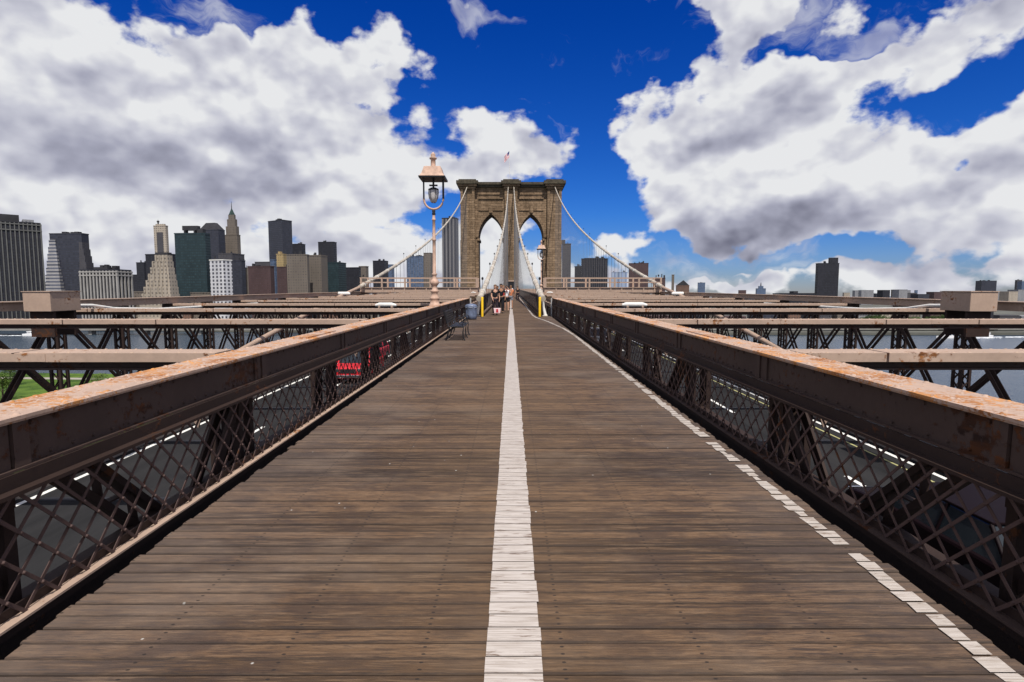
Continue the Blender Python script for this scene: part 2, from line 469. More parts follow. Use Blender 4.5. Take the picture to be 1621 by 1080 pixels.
def stone(name, ca, cb, mortar, w=1.5, h=.6, bump=.05):
    M = Mat(name, .85, .2)
    # courses wrap round both faces: u = x + y
    sx = M.N('ShaderNodeSeparateXYZ'); M.L(M.coord(), sx.inputs[0])
    cb_ = M.N('ShaderNodeCombineXYZ'); M.L(M.math('ADD', sx.outputs[0], sx.outputs[1]), cb_.inputs[0]); M.L(sx.outputs[2], cb_.inputs[1])
    br = M.N('ShaderNodeTexBrick'); br.inputs['Scale'].default_value = 1
    br.inputs['Brick Width'].default_value = w; br.inputs['Row Height'].default_value = h
    br.inputs['Mortar Size'].default_value = .075; br.inputs['Mortar Smooth'].default_value = .3
    br.inputs['Color1'].default_value = (*ca, 1); br.inputs['Color2'].default_value = (*cb, 1); br.inputs['Mortar'].default_value = (*mortar, 1)
    M.L(cb_.outputs[0], br.inputs['Vector'])
    st = M.noise(M.coord((1, 1, .12)), .55, 7, .65); gr = M.noise(M.coord(), 1.6, 6, .65)
    c = M.mix(M.mr(st, .42, .70, 0, .75), br.outputs['Color'], tuple(x * .32 for x in ca))
    c = M.mix(M.mr(gr, .35, .7, 0, .5), c, tuple(x * 1.25 for x in cb))
    M.color(c); M.bump(M.math('ADD', M.math('MULTIPLY', br.outputs['Fac'], -1.), M.math('MULTIPLY', gr, .8)), bump, .8)
    return M.m
M_stone = stone('tower granite', (0.120, 0.078, 0.045), (0.27, 0.185, 0.115), (0.05, 0.035, 0.022), 2.2, .95)
M_moss = speckled('mossy coping stone', (0.060, 0.050, 0.034), .5, 1.2, .9)

def facade(name, wall, glass, sw, sh, fw, fh, rough=.35, rot=None):
    """window pattern: bays sw wide with glass share fw, storeys sh high with glass share fh"""
    M = Mat(name, .6, .4)
    sx = M.N('ShaderNodeSeparateXYZ'); M.L(M.coord(), sx.inputs[0])
    u = M.math('ADD', sx.outputs[0], sx.outputs[1]); z = sx.outputs[2]
    gu = M.math('LESS_THAN', M.math('FRACT', M.math('DIVIDE', M.math('ADD', u, 1000.), sw)), fw)
    gz = M.math('LESS_THAN', M.math('FRACT', M.math('DIVIDE', z, sh)), fh)
    w = M.math('MULTIPLY', gu, gz)
    var = M.N('ShaderNodeTexWhiteNoise'); var.noise_dimensions = '2D'
    cc = M.N('ShaderNodeCombineXYZ')
    M.L(M.math('FLOOR', M.math('DIVIDE', M.math('ADD', u, 1000.), sw)), cc.inputs[0]); M.L(M.math('FLOOR', M.math('DIVIDE', z, sh)), cc.inputs[1])
    M.L(cc.outputs[0], var.inputs['Vector'])
    gl = M.mix(M.mr(var.outputs[0], 0, 1, 0, .7), glass, tuple(x * 2.2 + .01 for x in glass))
    n = M.noise(M.coord((1, 1, .4)), .05, 5)
    wl = M.mix(M.mr(n, .3, .7), tuple(x * .8 for x in wall), tuple(min(1, x * 1.12) for x in wall))
    up = M.N('ShaderNodeNewGeometry'); s2 = M.N('ShaderNodeSeparateXYZ'); M.L(up.outputs['True Normal'], s2.inputs[0])
    side = M.math('LESS_THAN', s2.outputs[2], .5)
    f = M.math('MULTIPLY', w, side)
    M.color(M.mix(f, wl, gl)); M.L(M.mr(f, 0, 1, .8, rough), M.b.inputs['Roughness'])
    return M.m

def shift(mb, x, y, z):
    mb.v = [(a - x, b - y, c - z) for a, b, c in mb.v]; return mb
ROT = (SL, 0, 0)
P = 2.70                                   # truss panel length

# ------------------------------------------------------------------ ground, water, far shores
def sheet(name, poly, z0, z1, mat, kind='structure'):
    m = MB(); m.prism(poly, 'z', z0, z1)
    return props(m.build(name, mat), kind=kind)

def water_mat():
    M = Mat('river water', .22, .4)
    a = M.noise(M.coord((1, .45, 1), 'Object'), .09, 8, .7); b = M.noise(M.coord((1, .2, 1)), .006, 5, .6)
    c = M.mix(M.mr(b, .3, .7), (0.022, 0.040, 0.062), (0.045, 0.068, 0.092))
    M.color(c); M.bump(a, 1.1, .9); return M.m
wm = MB(); S = 30000
wm.add([(-S, -600, 0), (S, -600, 0), (S, S, 0), (-S, S, 0)], [(0, 1, 2, 3)])
props(wm.build('water', water_mat()), kind='structure')

M_land = speckled('shore ground', (0.10, 0.10, 0.085), .5, .02, .9, bump=0)
sheet('shore', [(-3000, 560), (-900, 600), (-500, 610), (-350, 560), (-120, 520), (150, 505), (900, 500), (2600, 520), (2600, 9000), (-1500, 9000), (-3000, 2500)][::1], .2, 2.6, M_land)
def lawn_mat():
    M = Mat('park grass', .9, .1)
    a = M.noise(M.coord(), .10, 6, .65); b = M.noise(M.coord(), 1.2, 4, .7)
    c = M.mix(M.mr(a, .4, .62), (0.040, 0.080, 0.014), (0.095, 0.155, 0.025)); c = M.mix(M.mr(b, .5, .75, 0, .6), c, (0.03, 0.055, 0.012))
    M.color(c); M.bump(b, .4); return M.m
sheet('park_lawn', [(-420, 60), (-60, 60), (-60, 225), (-150, 238), (-420, 262)], .1, 2.0, lawn_mat())
sheet('riverside_path', [(-420, 240), (-150, 222), (-60, 208), (-60, 212.5), (-150, 226.5), (-420, 245)], 2.0, 2.05, speckled('path gravel', (.30, .27, .23), .2, 2, .9))

# ------------------------------------------------------------------ walkway
def plank_object(name, segs, mat):
    """transverse planks; segs gives (d, x left, x right)"""
    rnd = random.Random(5); vs = []; fs = []; cols = []; walk = .5
    for d, w, xl, xr in segs:
        z = rnd.uniform(-.0035, .0035); g = rnd.uniform(.0014, .0034) + (.0022 if rnd.random() < .18 else 0)
        t0 = rnd.uniform(-.0015, .0015)
        walk = max(0, min(1, walk * .72 + .14 + rnd.uniform(-.30, .30)))
        tone = (.5 * walk + .5 * rnd.random(), rnd.random(), 0, 1)
        xl += rnd.uniform(-.02, .012); xr += rnd.uniform(-.012, .02)
        y0 = d + g; y1 = d + w - g; r = .006
        n = len(vs); nx = 4
        prof = [(y0, -.06), (y0, -r), (y0 + r, 0), (y1 - r, 0), (y1, -r), (y1, -.06)]
        for i in range(nx + 1):
            x = xl + (xr - xl) * i / nx
            wob = rnd.uniform(-.0015, .0015)
            for (yy, zz) in prof: vs.append((x, yy + wob, -1.62 + z + zz + t0 * (1 if yy > d + w / 2 else -1)))
        m = len(prof)
        for i in range(nx):
            for k in range(m - 1):
                fs.append((n + i * m + k, n + (i + 1) * m + k, n + (i + 1) * m + k + 1, n + i * m + k + 1))
                a_, b_ = (0., 0.) if k < 1 else ((0., .04), (.04, .96), (.96, 1.), (1., 1.))[k - 1]
                cols.append([tone[:2] + (q, 1) for q in (a_, a_, b_, b_)])
        fs.append(tuple(n + k for k in range(m))); cols.append(tone)
        fs.append(tuple(n + nx * m + k for k in range(m - 1, -1, -1))); cols.append(tone)
    me = bpy.data.meshes.new(name); me.from_pydata(vs, [], fs); me.materials.append(mat)
    ca = me.color_attributes.new('plank', 'FLOAT_COLOR', 'CORNER'); data = []
    for p, c in zip(me.polygons, cols):
        if isinstance(c, list):
            for q in c: data += list(q)
        else: data += list(c) * p.loop_total
    ca.data.foreach_set('color', data)
    o = bpy.data.objects.new(name, me); COL.objects.link(o); o.location = B(0, 0, 0); o.rotation_euler = ROT
    return props(o, kind='structure')
segs = []; d = -1.2; rnd = random.Random(2)
while d < 300:
    w = .106 if d < 70 else .5
    if d < 29.5: xl, xr = -2.24, 2.21
    elif d < 31.4: xl, xr = -2.24 + (d - 29.5) * .1, 2.21 - max(0, d - 30.6) * .2
    else: xl, xr = -1.50, 1.46
    segs.append((d, w, xl, xr)); d += w
plank_object('walkway', segs, M_wood)
# joists below, closing the gaps
m = MB()
for x in (-2.05, -1.2, -.4, .4, 1.2, 2.0):
    m.box(x - .05, x + .05, -1.2, 31, -1.95, -1.685)
m.box(-1.44, 1.40, 31.6, 300, -1.95, -1.69)
m.box(-2.2, 2.15, -1.2, 31, -2.0, -1.955)
props(m.build('walkway_joists', M_black, loc=B(0, 0, 0), rot=ROT), kind='structure')

# painted lines, broken at every plank
def quadline(name, pieces, mat):
    m = MB()
    for (a, b, c, d_, y0, y1) in pieces:     # x extents at y0 and y1
        z = -1.6145
        k = (y1 - y0) * .5
        m.add([(a, y0, z), (b, y0 + .0, z), (d_, y1, z), (c, y1, z)], [(0, 1, 2, 3)])
    return props(m.build(name, mat, loc=B(0, 0, 0), rot=ROT), kind='structure')
rnd = random.Random(8); pc = []
for (d, w, xl, xr) in segs:
    if d > 200: break
    j = rnd.uniform(-.003, .003); h = .123 if d < 33 else .10
    a = .013 - h + j; b = .013 + h + rnd.uniform(-.006, .006)
    pc.append((a, b, a, b, d + .003, d + w - .003))
quadline('centre_line', pc, M_line)
def edge_x(d):
    pts = [(0, 2.065), (8, 2.11), (19, 2.14), (22, 2.06), (26.5, 1.72), (29.5, 1.36), (32, 1.25), (60, 1.28), (300, 1.28)]
    for (a, x), (b, y) in zip(pts, pts[1:]):
        if a <= d <= b: return x + (y - x) * (d - a) / (b - a)
    return 2.065
pc = []
for (d, w, xl, xr) in segs:
    if d < .5 or d > 120: continue
    x = edge_x(d); hw = .048 + rnd.uniform(-.010, .010); j = rnd.uniform(-.009, .009)
    if 3.20 < d < 3.32: continue
    if rnd.random() < .04: hw *= .5
    if rnd.random() < .05: continue
    f0 = rnd.uniform(.004, .03) if rnd.random() < .5 else .004
    x1 = edge_x(d + w)
    pc.append((x - hw + j, x + hw + j, x1 - hw + j + rnd.uniform(-.01, .01), x1 + hw + j + rnd.uniform(-.01, .01), d + f0 * .6, d + w - rnd.uniform(.003, .012)))
quadline('edge_line', pc, M_line)

# ------------------------------------------------------------------ road decks below
def road(sx):
    a, b = sorted((sx * 3.0, sx * 12.9))
    m = MB(); m.box(a, b, -6, 420, -5.75, -5.4)
    props(m.build('road', M_asph, loc=B(0, 0, 0), rot=ROT), kind='structure')
    m = MB()
    for x0, x1 in ((sx * 12.62, sx * 12.9), (sx * 3.0, sx * 3.22)):
        a, b = sorted((x0, x1)); m.box(a, b, -6, 300, -5.4, -5.15)
    props(m.build('kerb', speckled('steel kerb', (.20, .17, .15), .3, 1, .7), loc=B(0, 0, 0), rot=ROT), kind='structure')
    m = MB(); z = -5.394
    def strip(x, w, d0, d1):
        a, b = sorted((sx * (x - w / 2), sx * (x + w / 2)))
        m.add([(a, d0, z), (b, d0, z), (b, d1, z), (a, d1, z)], [(0, 1, 2, 3)])
    strip(12.30, .15, -6, 240)
    ph = 11.9 if sx > 0 else 17.6
    k = ph - 23.4
    while k < 240:
        strip(9.62, .14, k, k + 3.6); strip(6.3, .14, k, k + 3.6); k += 11.7
    props(m.build('lane_markings', speckled('road marking paint', (.78, .77, .72), .12, 6, .6), loc=B(0, 0, 0), rot=ROT), kind='structure')
    if sx > 0:
        m = MB(); a, b = 11.72, 11.80
        m.add([(a, -6, z), (b, -6, z), (b, 240, z), (a, 240, z)], [(0, 1, 2, 3)])
        props(m.build('yellow_line', speckled('faded yellow line', (.38, .36, .16), .2, 3, .7), loc=B(0, 0, 0), rot=ROT), kind='structure')
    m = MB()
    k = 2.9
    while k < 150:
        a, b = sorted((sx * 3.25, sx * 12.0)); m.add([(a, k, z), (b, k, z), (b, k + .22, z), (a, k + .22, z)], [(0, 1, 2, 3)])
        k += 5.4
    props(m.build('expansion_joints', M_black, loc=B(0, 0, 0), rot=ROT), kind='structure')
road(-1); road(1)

# ------------------------------------------------------------------ trusses
def laced_post(h0, h1, wx=.22, wy=.22):
    m = MB()
    for x in (-wx / 2, wx / 2):
        for y in (-wy / 2, wy / 2):
            m.box(x - .035, x + .035, y - .035, y + .035, h1, h0)
    z = h1 + .1; s = 1
    while z < h0 - .3:
        for x in (-wx / 2, wx / 2):
            m.bar((x, -s * wy / 2, z), (x, s * wy / 2, z + .28), .012, .05)
        for y in (-wy / 2, wy / 2):
            m.bar((-s * wx / 2, y, z), (s * wx / 2, y, z + .28), .012, .05, up=(0, 1, 0))
        s = -s; z += .28
    m.box(-wx / 2 - .04, wx / 2 + .04, -wy / 2 - .04, wy / 2 + .04, h0 - .25, h0)
    return m
def laced_diagonal(dy, h0, h1, w=.19):
    m = MB(); p = Vector((0, 0, h0)); q = Vector((0, dy, h1)); a = (q - p).normalized(); b = Vector((0, -a.z, a.y))
    for s in (-1, 1):
        m.bar(p + b * s * w / 2, q + b * s * w / 2, .10, .05, up=tuple(b))
    n = int((q - p).length / .22); s = 1
    for i in range(n):
        u = p + a * (i * .22); v = p + a * ((i + 1) * .22)
        m.bar(u + b * s * w / 2, v - b * s * w / 2, .06, .012, up=tuple(b)); s = -s
    return m
def plain_diagonal(dy, h0, h1):
    m = MB()
    for x in (-.07, .07): m.bar((x, 0, h0), (x, dy, h1), .025, .12, up=(0, 1, 0))
    return m
me_post = laced_post(-.9, -5.9).mesh('post', M_dark)
me_post_o = laced_post(-.62, -5.9, .26, .26).mesh('post', M_dark)
me_diag = laced_diagonal(2 * P, -.95, -5.9).mesh('diagonal', M_dark)
me_thin = plain_diagonal(-1.5 * P, -.95, -5.9).mesh('tie_bar', M_dark)
mw = MB()
for x_ in (-.09, .09): mw.bar((x_, 0, -.7), (x_, 2 * P, -5.9), .03, .10, up=(0, 1, 0))
me_wide = mw.mesh('diagonal', M_dark)
mg = MB()
mg.box(-.15, .16, -.20, .18, -1.10, -1.085)
mg.add([(-.13, -.15, -1.12), (.12, -.15, -1.12), (.0, -.10, -1.40), (-.13, -.13, -1.12), (.12, -.13, -1.12), (.0, -.08, -1.40)],
       [(0, 2, 1), (3, 4, 5), (0, 1, 4, 3), (1, 2, 5, 4), (2, 0, 3, 5)])
me_gusset = mg.mesh('gusset', M_cap)

def inner_truss(s, label):
    ox, oz = s * 2.57, -1.62
    t = empty('walkway_truss', B(ox, 0, oz), label, 'truss', 'trusses along the walkway', ROT)
    def part(m, name, mat): return shift(m, ox, 0, oz).build(name, mat, t)
    X = lambda a, b: sorted((s * a, s * b))
    # top chord: riveted box with overhanging cover plates
    m = MB(); D0, D1 = -2.0, 32.4
    a, b = X(2.38, 2.74); m.box(a, b, D0, D1, -.638, -.62)
    a, b = X(2.395, 2.725); m.box(a, b, D0, D1, -.652, -.638)
    k = 1.35
    while k < D1 - 1:                      # splice cover plates
        a, b = X(2.47, 2.65); m.box(a, b, k, k + 1.1, -.62, -.606); k += 2 * P
    rnd = random.Random(31 + s); y = .3
    while y < D1:
        for x in (2.415, 2.705):
            m.dome((s * x + rnd.uniform(-.004, .004), y + rnd.uniform(-.006, .006), -.6202), .019 + rnd.uniform(-.002, .003), 7 if y < 8 else 5)
        if y < 14:
            for x in (2.49, 2.63): 
                if rnd.random() < .6: m.dome((s * x, y + .07, -.6202), .012, 5)
        y += .15
    part(m, 'cover_plate', M_cap)
    m = MB()
    a, b = X(2.435, 2.45); m.box(a, b, D0, D1, -.88, -.652)
    a, b = X(2.67, 2.685); m.box(a, b, D0, D1, -.88, -.652)
    a, b = X(2.395, 2.435); m.box(a, b, D0, D1, -.892, -.878)
    a, b = X(2.45, 2.72); m.box(a, b, D0, D1, -.894, -.8802)
    k = P
    while k < D1:
        a, b = X(2.405, 2.4348); m.box(a, b, k - .045, k + .045, -.8778, -.6522)
        a, b = X(2.418, 2.4348); m.box(a, b, k - .17, k - .055, -.8778, -.6522)
        k += P
    y = .5
    while y < 16:
        m.tube([(s * 2.436, y, -.855), (s * 2.424, y, -.855)], [.013, .008], 6)
        if int(y * 6) % 3: m.tube([(s * 2.436, y + .04, -.68), (s * 2.424, y + .04, -.68)], [.013, .008], 6)
        y += .15
    part(m, 'web_plate', M_web)
    m = MB(); m.tube([(s * 2.42, D0, -.93), (s * 2.42, D1, -.93)], .018, 8); part(m, 'conduit', M_dark)
    m = MB(); a, b = X(2.33, 2.40); m.box(a, b, D0, D1, -.985, -.965); a, b = X(2.385, 2.40); m.box(a, b, D0, D1, -.9648, -.8945); part(m, 'upper_angle', M_dark)
    # lattice screen: two layers of flat bars
    m = MB(); sp = .20; H = .60; z0 = -1.575; n0 = int(-1.5 / sp)
    y = -1.4
    while y < D1 - .6:
        m.bar((s * 2.372, y, z0), (s * 2.372, y + H, z0 + H), .005, .018, up=(0, -1, 1))
        m.bar((s * 2.361, y + H, z0), (s * 2.361, y, z0 + H), .005, .018, up=(0, 1, 1))
        if y < 12:
            for q in range(1, 6):
                if True: m.tube([(s * 2.3605, y + q * .1, z0 + (q * .1 if True else 0)), (s * 2.350, y + q * .1, z0 + q * .1)], [.012, .006], 5)
        y += sp
    part(m, 'lattice', M_lat)
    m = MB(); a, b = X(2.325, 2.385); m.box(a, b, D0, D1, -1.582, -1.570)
    part(m, 'bottom_rail', M_tan if s < 0 else M_web)  # right rail's shadow painted in by the darker web paint
    m = MB(); a, b = X(2.3852, 2.398); m.box(a, b, D0, D1, -1.66, -1.52); part(m, 'bottom_angle', M_dark)
    m = MB(); a, b = X(2.52, 2.80); m.box(a, b, D0, 32.4, -1.95, -1.72); part(m, 'lower_stringer', M_dark)
    for k in range(1, 34):
        inst('post', me_post, t, (s * 2.75 - ox, k * P, -oz))
        if k % 4 in ((2,) if s < 0 and k > 3 else (0, 2)): inst('diagonal', me_diag, t, (s * 2.78 - ox, k * P - P * .8, -oz))
        if k % 2: inst('tie_bar', me_thin, t, (s * 2.70 - ox, k * P + P, -oz))
    for k in range(2, 13, 2):
        inst('gusset', me_gusset, t, (s * 2.97 - ox, k * P - .1, -oz + .07), (0, 0, 0 if s > 0 else 0))
    # beyond the wide deck the chord carries on, lower
    m = MB(); a, b = X(2.55, 2.75); m.box(a, b, 32.4, 230, -1.30, -1.05); part(m, 'far_chord', M_tan)
    return t
inner_truss(-1, 'riveted truss with rusty cap and lattice panels along the left edge of the walkway')
inner_truss(1, 'riveted truss with rusty cap and lattice panels along the right edge of the walkway')

def outer_truss(s, label):
    ox, oz = s * 13.2, -6.0
    t = empty('roadside_truss', B(ox, 0, oz), label, 'truss', 'trusses outside the roads', ROT)
    m = MB()
    m.box(s * 13.2 - .16, s * 13.2 + .16, -4, 232, -.62, -.40); m.box(s * 13.2 - .22, s * 13.2 + .22, -4, 232, -.3998, -.375)
    shift(m, ox, 0, oz).build('top_chord', M_tan, t)
    m = MB(); m.box(s * 13.2 - .16, s * 13.2 + .16, -4, 232, -6.2, -5.8); shift(m, ox, 0, oz).build('bottom_chord', M_dark, t)
    m = MB(); m.box(s * 13.0 - .03, s * 13.0 + .03, -4, 232, -4.75, -4.63); m.box(s * 13.0 - .03, s * 13.0 + .03, -4, 232, -5.2, -5.08)
    shift(m, ox, 0, oz).build('guard_rail', M_dark, t)
    for k in range(2, 66):
        inst('post', me_post_o, t, (0, k * P, 6.0))
        if k < 44: inst('diagonal', me_wide, t, (.05, k * P, 6.0))
        if k < 44: inst('tie_bar', me_thin, t, (-.12, k * P, 6.0))
outer_truss(-1, 'long lattice truss outside the left roadway, water behind it')
outer_truss(1, 'long lattice truss outside the right roadway, water behind it')

# ------------------------------------------------------------------ overhead cross beams
def cross_beam_meshes(L=10.2):
    m = MB(); m.box(0, L, -.17, .17, -.018, 0); m.box(0, L, -.17, -.155, -.085, -.0182); m.box(0, L, .155, .17, -.085, -.0182)
    rnd = random.Random(3); x = .1
    while x < L:
        for y in (-.14, .14): m.dome((x, y, -.0002), .017, 6)
        x += .15
    for x in (2.4, 5.3, 8.1): m.box(x, x + .5, -.1752, -.1702, -.082, -.008)
    x = .8
    while x < L: m.box(x, x + .022, -.1725, .1725, -.087, .0015, 1); x += rnd.uniform(1.3, 2.6)
    top = m.mesh('flange', [M_tan, M_web])
    m = MB(); m.box(0, L, -.05, .05, -.155, -.0182); m.box(0, L, -.09, .09, -.175, -.1552)
    web = m.mesh('web', M_web)  # flange's shade on the beam web put into its dark colour
    m = MB(); n = 5
    for i in range(n):
        a = L * i / n; b = L * (i + 1) / n
        m.bar((a, 0, -.22), ((a + b) / 2, 0, -.50), .04, .06, up=(1, 0, 0)); m.bar((b, 0, -.22), ((a + b) / 2, 0, -.50), .04, .06, up=(1, 0, 0))
    brace = m.mesh('bracing', M_dark)
    return top, web, brace
top, web, brace = cross_beam_meshes()
words = ['nearest', 'second nearest', 'third nearest', 'fourth nearest', 'fifth nearest', 'sixth nearest', 'seventh nearest', 'eighth nearest']
ds = [2 * P * i for i in range(0, 42)]
for s, side in ((-1, 'left'), (1, 'right')):
    for i, dd in enumerate(ds):
        if i == 0: continue
        x0 = 2.76 if s > 0 else -13.0
        lab = f'{words[i - 1]} riveted steel cross beam over the {side} roadway' if i < 8 else f'tan cross beam among the close rows over the {side} roadway near the tower'
        t = empty('cross_beam', B(x0, dd, -.62), lab, 'beam', 'cross beams over the roadways' if i < 8 else f'close rows of beams over the {side} roadway', ROT)
        inst('flange', top, t); inst('web', web, t)

# maintenance platforms spanning the roads in front of the tower
def platform(s, label):
    x0 = -13.1 if s < 0 else 2.9; dd = 48.5
    t = empty('maintenance_platform', B(x0, dd, -.9), label, 'platform', 'maintenance platforms', ROT)
    m = MB(); m.box(0, 10.2, 0, 2.4, .45, .85)
    for i in range(1, 11): m.box(i * .95, i * .95 + .12, -.06, -.001, .45, .85)
    m.box(-.05, 10.25, -.1, 2.5, .851, .90); m.build('deck_box', M_tan, t)
    posts = [.1, 1.9, 3.9, 6.1, 8.2, 10.1]
    mp = MB(); mp.box(-.07, .07, -.07, .07, 0, .80)
    me = mp.mesh('rail_post', M_tan)
    for x in posts: inst('rail_post', me, t, (x, 0, .902)); inst('rail_post', me, t, (x, 2.35, .902))
    for y in (0, 2.35):
        for z in (1.70, 1.32):
            m = MB(); m.box(.0, 10.2, y - .045, y + .045, z - .04, z + .04); m.build('rail', M_tan, t)
platform(-1, 'tan platform with railings spanning the left roadway before the tower')
platform(1, 'tan platform with railings spanning the right roadway before the tower')

M_susp = speckled('weathered rope', (.16, .15, .15), .2, 2, .7, bump=0)
# ------------------------------------------------------------------ main cables
def cable_curve(x0, x1, d0, z0, d1, z1, b):
    c = ((z1 - z0) - b * (d1 - d0)) / (d1 - d0) ** 2
    def f(d):
        t = d - d0; u = t / (d1 - d0)
        return B(x0 + (x1 - x0) * u, d, z0 + b * t + c * t * t)
    return f
def main_cable(label, f, d0, d1, r, dsus, base_h, tail=None, rs=.020):
    o = f(d0)
    t = empty('main_cable', o, label, 'cable', 'main suspension cables')
    pts = [f(d0 + (d1 - d0) * i / 60) - o for i in range(61)]
    if tail and len(tail) == 1: pts = [Vector(p) - o for p in tail] + pts
    elif tail: MB().tube([Vector(p) - o for p in tail], .13, 10).build('lower_cable', M_tan, t)
    MB().tube(pts, r, 12).build('cable', M_cable, t)
    mb = MB(); mb.tube([(0, -.09, 0), (0, .09, 0)], r + .035, 12); me = mb.mesh('cable_band', M_white)
    d = d0 + 1.5; n = 0
    while d < d1 - 6:
        p = f(d) - o; q = f(d + .3) - f(d)
        if n % 2 == 0: inst('cable_band', me, t, p, (math.atan2(q.z, q.y), 0, 0))
        p2 = f(d)
        low = B(0, d, base_h).z
        if p2.z - low > .6:
            m = MB(); m.tube([Vector((0, 0, 0)), Vector((0, 0, low - p2.z))], rs, 5); m.build('suspender', M_susp, t, loc=p)
            if n % 4 == 0:
                mm = MB(); mm.tube([(0, 0, r), (0, 0, r + .55)], .012, 5); mm.lathe([(.02, 0), (.06, .03), (.07, .12), (.03, .18)], (0, 0, r + .55), 8)
                mm.build('cable_light', M_black, t, loc=p)
        d += dsus; n += 1
    return t
fi = {}
for s, side in ((-1, 'left'), (1, 'right')):
    f = cable_curve(s * 1.68, s * 1.15, 31.3, -.46, 233, 41.2, .115); fi[s] = f
    main_cable(f'thick pale cable rising from the {side} walkway edge to the middle of the tower', f, 31.3, 233, .155, P, -1.3,
               [B(s * 1.74, 30.2, -.62)], .012)
    g = cable_curve(s * 12.75, s * 18.0, 47, .0, 233, 41.2, .135)
    main_cable(f'thick pale cable rising over the {side} roadway to the outer tower top', g, 47, 233, .165, P, -.4,
               [B(s * 12.7, 16, -4.6), B(s * 12.7, 22, -3.6), B(s * 12.7, 28, -2.65), B(s * 12.7, 34, -1.75), B(s * 12.72, 41, -.75), B(s * 12.74, 46.9, -.02)])

# pale cable collars and hoods lying on the beams
def hood(x, d, h, L, r, label):
    m = MB(); m.tube([(-L / 2, 0, 0), (-L / 2 + .12, 0, .02), (L / 2 - .15, 0, .02), (L / 2, 0, 0)], [r * .55, r, r, r * .5], 12)
    m2 = MB()
    for q in (-.3, .3): m2.box(q * L - .03, q * L + .03, -r - .03, r + .03, -r, -r + .05)
    t = empty('cable_hood', B(x, d, h), label, 'hood', 'white hoods on the cross beams', ROT)
    m.build('shell', M_white, t); m2.build('saddle', M_tan, t)
hood(-3.95, 17.6, -.57, .66, .07, 'white rounded hood lying on a cross beam left of the walkway')
hood(3.95, 17.8, -.57, .80, .075, 'white rounded hood lying on a cross beam right of the walkway')
hood(-12.6, 42, -.50, 1.0, .14, 'white hood beside the foot of the outer left cable')
hood(12.6, 42, -.50, 1.0, .14, 'white hood beside the foot of the outer right cable')
hood(-2.75, 41.0, -.40, .35, .05, 'small white hood by the left platform end near the walkway')
hood(2.85, 41.0, -.40, .45, .06, 'small white hood by the right platform end near the walkway')

# steel housings on the outer chords near the camera
def housing(s, label):
    x0 = s * 12.45; w = .70
    t = empty('steel_housing', B(s * 11.72, 14.2, -.62), label, 'housing', 'steel housings on the outer trusses', ROT)
    a, b = sorted((0, s * w)); m = MB(); m.box(a, b, 0, 1.0, 0, .50); m.build('casing', M_tan, t, bevel=.012)
    m = MB(); m.box(a - .02, b + .02, -.02, 1.02, .501, .52); m.build('lid', M_tan, t)
    for q in (.12, .8):
        m = MB(); m.box(a + .05, b - .05, q, q + .08, -.66, -.001); m.build('bracket', M_dark, t)
    m = MB(); m.tube([(s * .35, 1.0, .12), (s * .30, 1.8, .10), (s * .25, 2.6, -.02), (s * .22, 4.6, -.12), (s * .2, 12, -.14)], .045, 8)
    m.build('conduit', M_white, t)
housing(-1, 'square tan steel housing above the left roadside truss')
housing(1, 'square tan steel housing above the right roadside truss')

